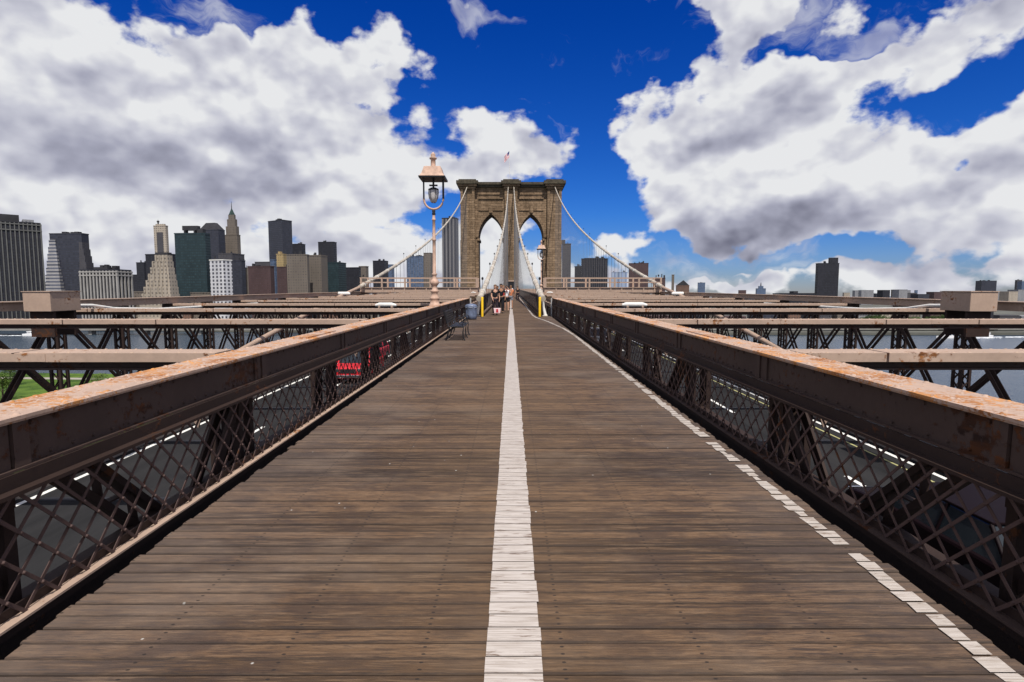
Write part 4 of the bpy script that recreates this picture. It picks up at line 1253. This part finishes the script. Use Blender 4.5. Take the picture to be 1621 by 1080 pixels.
building('tall dark striped tower standing just left of the bridge tower', 'skyscraper', 701, 723, 727, 348, 1000, F['stripe'], trim=M_roofdark, alpha=rad(10),
         roof=[(0, .9, 348, 346.5, M_roofdark, 'crown')])
building('tall grey stone building standing just right of the bridge tower', 'skyscraper', 889, 903, 907, 388, 1000, F['slate'], alpha=rad(4), roof=[(-.35, .4, 388, 381, F['slate'], 'crown')])
building('wide black office block with a raised centre right of the bridge tower', 'skyscraper', 920, 961, 966, 411, 1100, F['black'], roof=[(0, .8, 411, 409, M_roofdark, 'plant_room')], alpha=rad(3))
building('lower black shoulder building beside the wide black block', 'office block', 909, 922, None, 423, 1150, F['black'], name='office_block', group='office blocks')
building('pale blue striped hall front between the two black blocks', 'office block', 967, 992, None, 432, 1400, facade('pale blue stripes', (.30, .36, .46), (.14, .18, .27), 9, 900, .5, 1), name='office_block', group='office blocks')
building('dark brown block crossed by the right cable', 'office block', 994, 1025, None, 418, 1200, F['maroon'], name='office_block', group='office blocks')
building('low brown building with rooftop masts under the right cable', 'building', 1034, 1052, None, 441, 1300, F['maroon'], roof=[(-.3, .06, 441, 436, M_roofdark, 'mast'), (.2, .06, 441, 434, M_roofdark, 'mast'), (.42, .12, 441, 436, M_roofdark, 'tank')], name='building', group='low buildings')
building('slender brown building right of the cable foot', 'building', 1062, 1066, None, 436, 1400, F['tan'], name='building', group='low buildings')
t, w, dep, z1 = building('small dark gabled building right of the cable foot', 'building', 1070, 1090, None, 453, 1300, F['brick'], name='building', group='low buildings')
m = MB(); zt = top_z(444, 1300) - 2.6; m.prism([(-w / 2, z1 + 1.41), (w / 2, z1 + 1.41), (w * .05, zt)], 'y', -dep / 2, dep / 2); m.build('roof', M_roofdark, t)
building('isolated small blue tower on the right horizon', 'skyscraper', 1104, 1115, None, 448, 3200, F['blue'])
building('small dark block on the right horizon behind the beams', 'building', 1169, 1180, None, 460, 2600, F['maroon'], name='building', group='low buildings')
t, w, dep, z1 = building('distant blue tower with a thin mast on the right horizon', 'skyscraper', 1197, 1211, None, 457, 4200, F['blue'], roof=[(.0, .5, 457, 453, F['blue'], 'crown')])
MB().tube([(0, 0, top_z(453, 4200) - 4), (0, 0, top_z(448, 4200))], [5, 2], 6).build('mast', M_roofdark, t)
building('long low black roofline left of the tall black slab', 'building', 1232, 1290, None, 465, 1500, F['black'], roof=[(0, .12, 465, 461, M_roofdark, 'plant_room')], name='building', group='low buildings')
building('tall black slab with a stair tower on its right horizon roof', 'skyscraper', 1292, 1325, 1328, 418, 1300, F['black'], alpha=rad(3), roof=[(.27, .40, 418, 408.5, F['black'], 'stair_tower')])
building('wide dark blue tower behind the right steel housing', 'skyscraper', 1551, 1575, None, 445, 3000, F['navy'])
building('small grey tower at the right edge of the skyline', 'skyscraper', 1607, 1615, None, 444, 2600, F['slate'])
building('blue-grey tower cut by the right edge of the picture', 'skyscraper', 1615, 1632, None, 446, 2400, F['blue'])
building('pale twin chimney block left of the right housing', 'building', 1435, 1440, None, 460, 3000, F['grey'], name='building', group='low buildings')
building('blue-grey narrow block right of the twin chimney block', 'building', 1447, 1451, None, 460, 3000, F['blue'], name='building', group='low buildings')

# rows of low waterfront and horizon blocks
rnd = random.Random(21)
WORD = dict(brick='red brick', slate='slate grey', tan='brown', grey='pale grey', maroon='maroon', black='black', navy='dark blue', cream='cream')
mats = ['brick', 'slate', 'tan', 'grey', 'maroon', 'black', 'navy', 'cream']
x = 1335
while x < 1625:
    wpx = rnd.uniform(7, 20); D = rnd.uniform(1500, 2600); y = rnd.uniform(459, 467)
    mk = rnd.choice(mats)
    building(f'low {WORD[mk]} housing block in the row along the right horizon', 'building', x, x + wpx, None, y, D, F[mk], name='building', group=f'low {WORD[mk]} blocks along the right horizon', alpha=rad(rnd.uniform(-15, 15)))
    x += wpx + rnd.uniform(-3, 8)
x = 1040
while x < 1300:
    wpx = rnd.uniform(8, 22); D = rnd.uniform(1800, 2600); y = rnd.uniform(464.5, 468)
    mk = rnd.choice(mats)
    building(f'very low {WORD[mk]} block in the row beyond the right cable foot', 'building', x, x + wpx, None, y, D, F[mk], name='building', group=f'low {WORD[mk]} blocks beyond the right cable', alpha=rad(rnd.uniform(-15, 15)))
    x += wpx + rnd.uniform(0, 10)
x = 60
while x < 760:
    wpx = rnd.uniform(16, 34); D = rnd.uniform(640, 760); y = rnd.uniform(462, 492)
    mk = rnd.choice(mats)
    building(f'low {WORD[mk]} waterfront building among the row along the left shore', 'building', x, x + wpx, None, y, D, F[mk], name='building', group=f'low {WORD[mk]} waterfront buildings on the left shore', alpha=rad(rnd.uniform(-15, 15)))
    x += wpx + rnd.uniform(-2, 10)
x = 880
while x < 1640:
    wpx = rnd.uniform(16, 40); D = rnd.uniform(600, 760); y = rnd.uniform(486, 503)
    mk = rnd.choice(mats)
    building(f'low {WORD[mk]} waterfront building among the row along the right shore', 'building', x, x + wpx, None, y, D, F[mk], name='building', group=f'low {WORD[mk]} waterfront buildings on the right shore', alpha=rad(rnd.uniform(-15, 15)))
    x += wpx + rnd.uniform(0, 16)
# riverside viaduct and its pale vehicles read as a band just above the water
m = MB(); m.box(-900, 1200, -5, 5, 4, 6.2)
for k in range(0, 42): m.box(-890 + k * 50, -887 + k * 50, -3, 3, -2, 4)
t = empty('riverside_viaduct', (0, 522, 0), 'long low viaduct along the far bank just above the water', 'viaduct', rot=(0, 0, rad(1)))
m.build('deck', speckled('viaduct concrete', (.22, .21, .19), .2, .2, .8, bump=0), t)
m = MB(); m.box(-900, 1200, -5.2, -5.01, 6.2, 7.0); m.build('guard_rail', F['slate'], t)

# ------------------------------------------------------------------ trees
def leaf_mat(name, a, b):
    M = Mat(name, .6, .2)
    n = M.noise(M.coord(), .8, 4); c = M.mix(M.mr(n, .35, .65), a, b); M.color(c); return M.m
M_leaf = [leaf_mat('fresh foliage', (.045, .075, .012), (.10, .145, .025)), leaf_mat('dark foliage', (.030, .060, .014), (.06, .10, .022))]
M_bark = speckled('bark', (.07, .05, .035), .3, 3, .9)
def tree_meshes(seed, leaf):
    rnd = random.Random(seed); m = MB()
    pts = [(0, 0, 0), (.1, .05, 1.6), (-.05, .1, 3.2), (.05, 0, 5.0)]
    m.tube(pts, [.32, .24, .18, .08], 8)
    tips = []
    for k in range(9):
        a = k * 2.4; z = 2.0 + k * .33; L = rnd.uniform(1.8, 2.9)
        q = (math.cos(a) * L, math.sin(a) * L, z + rnd.uniform(.8, 1.8)); m.tube([(0, 0, z), (q[0] * .5, q[1] * .5, z + .5), q], [.11, .07, .02], 6); tips.append(Vector(q))
    trunk = m.mesh('trunk', M_bark)
    m = MB(); cl = tips + [Vector((rnd.gauss(0, 1.2), rnd.gauss(0, 1.2), 5.2 + rnd.gauss(0, .9))) for _ in range(14)]
    for c in cl:
        R = rnd.uniform(.8, 1.3)
        for _ in range(60):
            d = Vector((rnd.gauss(0, 1), rnd.gauss(0, 1), rnd.gauss(0, 1))).normalized() * R * rnd.uniform(.55, 1.05)
            p = c + d; u = Vector((rnd.gauss(0, 1), rnd.gauss(0, 1), rnd.gauss(0, 1))).normalized(); v = u.orthogonal().normalized(); s = rnd.uniform(.12, .26)
            m.add([p - u * s, p + v * s * .6, p + u * s, p - v * s * .6], [(0, 1, 2, 3)])
    return trunk, m.mesh('crown', leaf)
TM = [tree_meshes(1, M_leaf[0]), tree_meshes(2, M_leaf[1]), tree_meshes(3, M_leaf[0]), tree_meshes(4, M_leaf[1])]
def tree(x, y, z, s, k, label, group):
    t = empty('leafy_tree', (x, y, z), label, 'tree', group, (0, 0, rnd.uniform(0, 6)))
    t.scale = (s, s, s * rnd.uniform(.85, 1.1)); inst('trunk', TM[k][0], t); inst('crown', TM[k][1], t)
for i in range(16):
    tree(rnd.uniform(-215, -120), rnd.uniform(165, 232), 2.0, rnd.uniform(.7, 1.2), rnd.randrange(4), 'leafy tree on the green park lawn below the left truss', 'trees on the park lawn')
for i in range(26):
    px = rnd.uniform(1340, 1520); D = rnd.uniform(545, 590)
    tree(px_t(px) * D, D, 2.6, rnd.uniform(1.4, 2.1), rnd.choice((1, 3)), 'dark green tree in the row along the right river bank', 'trees along the right river bank')

# ------------------------------------------------------------------ boats
M_hull = speckled('white boat paint', (.75, .75, .75), .05, .5, .4, bump=0)
def boat(px, D, L, label, rz):
    t = empty('ferry_boat', (px_t(px) * D, D, 0), label, 'boat', 'boats on the river', (0, 0, rz))
    m = MB(); w = L * .13
    m.prism([(-L / 2, -w), (L * .3, -w), (L / 2, 0), (L * .3, w), (-L / 2, w)], 'z', -.3, 1.8); m.build('hull', M_hull, t)
    m = MB(); m.box(-L * .35, L * .2, -w * .75, w * .75, 1.81, 4.0); m.build('cabin', facade('boat cabin', (.7, .7, .7), (.04, .05, .07), 2, 2.2, .6, .45), t)
    m = MB(); m.box(-L * .05, L * .12, -w * .5, w * .5, 4.01, 5.6); m.build('wheelhouse', M_hull, t)
    m = MB(); rn = random.Random(9)
    for i in range(60):
        u = rn.random(); x = -L / 2 - u * L * 2.2; y = rn.uniform(-1, 1) * (.8 + u * 3); r = rn.uniform(.5, 1.6)
        m.lathe([(r, .0), (r * .7, .18), (.1, .25)], (x, y, .02), 7)
    o = m.build('wake', speckled('foam', (.7, .72, .74), .1, 1, .8, bump=0), t); o['kind'] = 'stuff'
boat(58, 500, 22, 'small white ferry with a foaming wake on the river at far left', 0)
boat(1500, 470, 16, 'white motor boat near the far bank on the right', math.pi)
boat(1560, 480, 14, 'smaller white launch right of the motor boat near the far bank', math.pi)

# ------------------------------------------------------------------ people
def skin_obj(name, verts, edges, radii, mat, parent, root=0, levels=1):
    me = bpy.data.meshes.new(name); me.from_pydata(verts, edges, []); me.materials.append(mat)
    o = bpy.data.objects.new(name, me); COL.objects.link(o); o.parent = parent
    md = o.modifiers.new('skin', 'SKIN'); md.use_smooth_shade = True
    for i, v in enumerate(me.skin_vertices[0].data):
        r = radii[i]; v.radius = r if isinstance(r, tuple) else (r, r); v.use_root = (i == root)
    sb = o.modifiers.new('sub', 'SUBSURF'); sb.levels = levels; sb.render_levels = levels
    return o
def cloth(name, c): return speckled(name, c, .15, 9, .85, .1, bump=.006)
M_skin = speckled('skin', (.50, .28, .19), .08, 12, .5, bump=0)
M_skin2 = speckled('tanned skin', (.33, .17, .10), .08, 12, .5, bump=0)
def person(x, d, label, shirt, lower, shorts, hair, skin, h=1.74, stride=.18, arms='down', face=0.0, long_hair=False):
    t = empty('person', B(x, d, -1.615), label, 'person', 'people walking near the tower', (0, 0, face))
    k = h / 1.75; t.scale = (k, k, k)
    V = []; E = []; R = []
    def add(p, r, par=None):
        V.append(p); R.append(r)
        if par is not None: E.append((par, len(V) - 1))
        return len(V) - 1
    pel = add((0, 0, .95), (.125, .095)); sp = add((0, 0, 1.12), (.12, .085), pel); ch = add((0, -.01, 1.31), (.145, .095), sp)
    nb = add((0, 0, 1.45), (.07, .06), ch); nk = add((0, -.01, 1.51), .05, nb)
    h1 = add((0, -.025, 1.575), (.066, .078), nk); h2 = add((0, -.02, 1.655), (.074, .092), h1); add((0, -.01, 1.725), (.055, .065), h2)
    add((0, -.125, 1.635), .013, h2)
    add((-.085, 0, 1.64), .012, h2); add((.085, 0, 1.64), .012, h2)
    S = {}
    for s in (-1, 1):
        sh = add((s * .175, .0, 1.405), .054, ch)
        sw = s * stride * .6
        if arms == 'camera': el = (s * .27, -.16, 1.22); wr = (s * .12, -.28, 1.50); pm = (s * .075, -.25, 1.57)
        elif arms == 'bag' and s < 0: el = (s * .22, -.04, 1.13); wr = (s * .14, -.20, .93); pm = (s * .12, -.23, .86)
        else: el = (s * .235, .03 + sw * .4, 1.13); wr = (s * .245, -.04 + sw, .90); pm = (s * .24, -.06 + sw, .83)
        e = add(el, .04, sh); w = add(wr, .026, e); p = add(pm, (.034, .018), w)
        dv = (Vector(pm) - Vector(wr)).normalized()
        for q, ln in enumerate((.060, .070, .066, .052)):
            off = Vector((0, (q - 1.5) * .019, 0)); a = Vector(pm) + dv * .035 + off
            f1 = add(tuple(a), .009, p); f2 = add(tuple(a + dv * ln * .6 + Vector((-s * .008, 0, 0))), .0085, f1); add(tuple(a + dv * ln + Vector((-s * .022, 0, 0))), .007, f2)
        th = add(tuple(Vector(pm) + Vector((-s * .012, -.030, .0))), .010, p); add(tuple(Vector(pm) + dv * .035 + Vector((-s * .022, -.042, 0))), .008, th)
        yk = -s * stride; hip = add((s * .09, 0, .90), .082, pel)
        kn = add((s * .10, yk * .55 - .03, .50), .056, hip); an = add((s * .10, yk, .09), .038, kn)
        he = add((s * .10, yk - .06, .04), (.034, .03), an); add((s * .105, yk - .15, .03), (.036, .022), he)
        S[s] = (sh, e, hip, kn, an)
    skin_obj('body', V, E, R, skin, t, 0, 2)
    def sub(name, ids, extra, mat):
        m = {i: n for n, i in enumerate(ids)}
        vs = [V[i] for i in ids]; es = [(m[a], m[b]) for a, b in E if a in m and b in m]
        rr = [tuple((q + extra) for q in (R[i] if isinstance(R[i], tuple) else (R[i], R[i]))) for i in ids]
        return vs, es, rr
    # shirt
    ids = [pel, sp, ch, nb, S[-1][0], S[1][0]]; vs, es, rr = sub('shirt', ids, .016, shirt)
    vs[3] = (0, 0, 1.43); rr[3] = (.075, .065)
    for s, n in ((-1, 4), (1, 5)):
        a = Vector(V[S[s][0]]); b = Vector(V[S[s][1]]); vs.append(tuple(a.lerp(b, .62))); rr.append((.056, .056)); es.append((n, len(vs) - 1))
    skin_obj('shirt', vs, es, rr, shirt, t, 0, 2)
    ids = [pel, S[-1][2], S[1][2], S[-1][3], S[1][3]] + ([] if shorts else [S[-1][4], S[1][4]]); vs, es, rr = sub('l', ids, .022, lower)
    vs[0] = (0, 0, .98)
    if shorts:
        for n in (3, 4): vs[n] = tuple(Vector(vs[n]).lerp(Vector(vs[n - 2]), .22)); rr[n] = (.085, .085)
    skin_obj('shorts' if shorts else 'trousers', vs, es, rr, lower, t, 0, 2)
    for s in (-1, 1):
        yk = -s * stride; skin_obj('shoe', [(s * .10, yk + .01, .05), (s * .10, yk - .08, .045), (s * .105, yk - .18, .035)], [(0, 1), (1, 2)], [(.048, .045), (.045, .04), (.042, .03)], M_black, t, 0, 1)
    m = MB()
    n = 14; pr = [(.02, .105), (.06, .095), (.088, .06), (.098, .01), (.094, -.04), (.08, -.09 if not long_hair else -.22)]
    vs = []; fs = []
    for r, z in pr:
        for q in range(n):
            a = 2 * math.pi * q / n; fy = math.sin(a)
            front = fy < -.35
            zz = max(z, .02 + .03 * abs(math.cos(a))) if front else z
            vs.append((r * math.cos(a) * .93, r * fy * 1.12 - .002, 1.66 + zz))
    for i in range(len(pr) - 1):
        for q in range(n): fs.append((i * n + q, i * n + (q + 1) % n, (i + 1) * n + (q + 1) % n, (i + 1) * n + q))
    fs.append(tuple(range(n))); m.add(vs, fs, 0, True); m.build('hair', hair, t)
    m = MB()
    for s in (-1, 1): m.lathe([(.004, -.008), (.012, 0), (.004, .008)], (s * .032, -.108, 1.66), 6)
    m.build('eyes', M_black, t)
    return t
bk = cloth('black cloth', (.015, .015, .018)); wh = cloth('white cloth', (.72, .72, .74)); rd = cloth('red cloth', (.45, .03, .04)); dn = cloth('dark trousers', (.03, .022, .028)); gy = cloth('grey cloth', (.16, .16, .18)); orr = cloth('orange cloth', (.55, .20, .10))
hd = speckled('dark hair', (.02, .013, .01), .2, 20, .6, bump=0); hb = speckled('brown hair', (.16, .09, .045), .2, 20, .6, bump=0)
person(-.92, 32.4, 'person in black top and dark trousers carrying a red and white bag', bk, dn, False, hb, M_skin, 1.76, .10, 'bag', 0, True)
person(-.62, 34.8, 'person in black T-shirt just behind the one with the bag', bk, bk, False, hd, M_skin2, 1.82, .15)
person(-.30, 37.4, 'person in white T-shirt and dark shorts raising a camera to the face', wh, bk, True, hd, M_skin, 1.72, .14, 'camera', .1)
person(-.55, 40.0, 'person in red shirt behind the one in the white T-shirt', rd, dn, False, hb, M_skin, 1.76, .16)
person(-.02, 41.8, 'person in orange shirt at the back right of the group', orr, gy, True, hb, M_skin2, 1.74, .18)
person(-1.05, 43.5, 'person in grey shirt at the back left of the group', gy, bk, False, hd, M_skin2, 1.72, .12)
person(.78, 66, 'distant person in dark clothes by the right fence beyond the group', bk, dn, False, hd, M_skin2, 1.74, .15)
person(.05, 80, 'distant person in white shirt far up the middle of the walkway', wh, gy, False, hd, M_skin, 1.74, .15)
t = empty('shoulder_bag', B(-.80, 32.12, -1.50), 'red and white patterned bag hanging low in front of the person in black', 'bag')
m = MB(); m.prism([(-.17, 0), (.17, 0), (.21, .30), (-.21, .30)], 'y', -.07, .07); m.build('pouch', speckled('pink white cloth', (.75, .55, .56), .2, 30), t, bevel=.02)
m = MB(); m.prism([(-.07, .05), (.07, .05), (.05, .25), (-.05, .25)], 'y', -.078, -.0705); m.build('red_patch', rd, t)
MB().tube([(-.12, 0, .30), (-.10, -.01, .50), (-.02, -.02, .70), (.10, -.01, .50), (.13, 0, .30)], .010, 6).build('strap', bk, t)
t = empty('camera', B(-.30, 37.13, -.075), 'small black camera held to the face of the person in white', 'camera')
m = MB(); m.box(-.06, .06, -.02, .03, 0, .08); m.build('casing', M_black, t); m = MB(); m.tube([(0, -.02, .04), (0, -.07, .04)], .03, 12); m.build('lens', M_black, t)

# ------------------------------------------------------------------ cars on the roads below
def paint(name, c):
    M = Mat(name, .45, .08 if max(c) < .05 else .3); M.color(c); M.b.inputs['Coat Weight'].default_value = 0 if max(c) < .05 else .3; M.b.inputs['Coat Roughness'].default_value = .05; return M.m
M_glass = Mat('car glass', .08, .6).color((.015, .02, .025)).m
M_chrome = Mat('chrome', .15, .5, 1.0).color((.75, .75, .77)).m
M_tyre = speckled('tyre rubber', (.02, .02, .02), .2, 20, .8)
def car(x, d, toward, color, label, L=4.6, W=1.85, Ht=1.45, group='cars on the roadways'):
    t = empty('car', B(x, d, -5.4), label, 'car', group, (SL if toward else -SL, 0, 0 if toward else math.pi))
    pm = paint(f'car paint {label[:10]}', color); b = Ht * .56
    m = MB(); hw = W / 2                     # nose at y=0, tail at y=L
    prof = [(0.02, .30), (L - .02, .30), (L, b * .9), (L - .08, b * 1.02), (L * .86, b * 1.06), (L * .28, b * 1.03), (.18, b * .90), (0, b * .72)]
    m.prism([(y, z) for y, z in prof], 'x', -hw, hw); m.build('body', pm, t, bevel=.07)
    m = MB(); y0, y1, y2, y3 = L * .25, L * .40, L * .80, L * (.96 if Ht > 1.6 else .93)
    i1 = hw - .06; i2 = hw - .22; zb = b * 1.0; zt = Ht - .05
    vs = [(-i1, y0, zb), (i1, y0, zb), (i1, y3, zb), (-i1, y3, zb), (-i2, y1, zt), (i2, y1, zt), (i2, y2, zt), (-i2, y2, zt)]
    m.add(vs, [(3, 2, 1, 0), (4, 5, 6, 7), (0, 1, 5, 4), (1, 2, 6, 5), (2, 3, 7, 6), (3, 0, 4, 7)]); m.build('windows', M_glass, t, bevel=.03)
    m = MB(); m.box(-i2 - .03, i2 + .03, y1 - .05, y2 + .05, zt + .002, Ht)
    for s in (-1, 1):
        for a, c in ((0, 4), (3, 7)):
            p = Vector(vs[a]); q = Vector(vs[c]); p.x = q.x = 0
            m.bar((s * (i1 + .012), vs[a][1], zb), (s * (i2 + .012), vs[c][1], zt), .06, .07)
        m.bar((s * (i1 + .014), (y0 + y3) / 2, zb), (s * (i2 + .014), (y1 + y2) / 2, zt), .07, .04)
    m.build('roof', pm, t, bevel=.015)
    for y in (L * .18, L * .80):
        for s in (-1, 1):
            m = MB(); m.tube([(s * (hw - .20), y, .33), (s * (hw + .012), y, .33)], .33, 20); w = m.build('wheel', M_tyre, t)
            m = MB(); m.tube([(s * (hw + .013), y, .33), (s * (hw + .022), y, .33)], .20, 16); m.build('rim', M_chrome, w)
    for s in (-1, 1):
        m = MB(); m.box(s * (hw - .25) - .17, s * (hw - .25) + .17, -.015, .05, b * .68, b * .86); m.build('headlight', M_glassgrey if False else M_chrome, t, bevel=.01)
        m = MB(); m.box(s * (hw - .20) - .16, s * (hw - .20) + .16, L - .05, L + .012, b * .66, b * .90); m.build('tail_light', paint('tail light red', (.35, .01, .015)), t, bevel=.01)
        m = MB(); m.box(s * (hw + .08) - .09, s * (hw + .08) + .09, y0 + .25, y0 + .35, zb + .02, zb + .15); m.build('wing_mirror', pm, t, bevel=.01)
    for ya, yb in ((-.05, .05), (L - .05, L + .04)):
        m = MB(); m.box(-hw + .05, hw - .05, ya, yb, .36, .52); m.build('bumper', M_chrome if Ht > 1.6 else pm, t, bevel=.02)
    m = MB(); m.box(-.45, .45, -.02, .03, b * .62, b * .84); m.build('grille', M_black, t)
car(-9.1, 30.8, True, (.50, .012, .02), 'red sport utility car with chrome bumper on the left roadway, nearest there', 4.7, 1.9, 1.80)
car(-10.3, 38.2, True, (.55, .05, .08), 'second red car following behind the chrome bumpered one on the left roadway', 4.6, 1.85, 1.70)
car(8.85, 12.9, False, (.007, .003, .004), 'dark maroon saloon on the right roadway seen through the lattice', 4.7, 1.85, 1.45)
car(-6.9, 74, True, (.10, .12, .16), 'distant blue-grey car on the left roadway near the tower', 4.6, 1.85, 1.5)
car(8.2, 56, False, (.55, .55, .55), 'silver car on the right roadway far beyond the maroon one', 4.6, 1.85, 1.5)
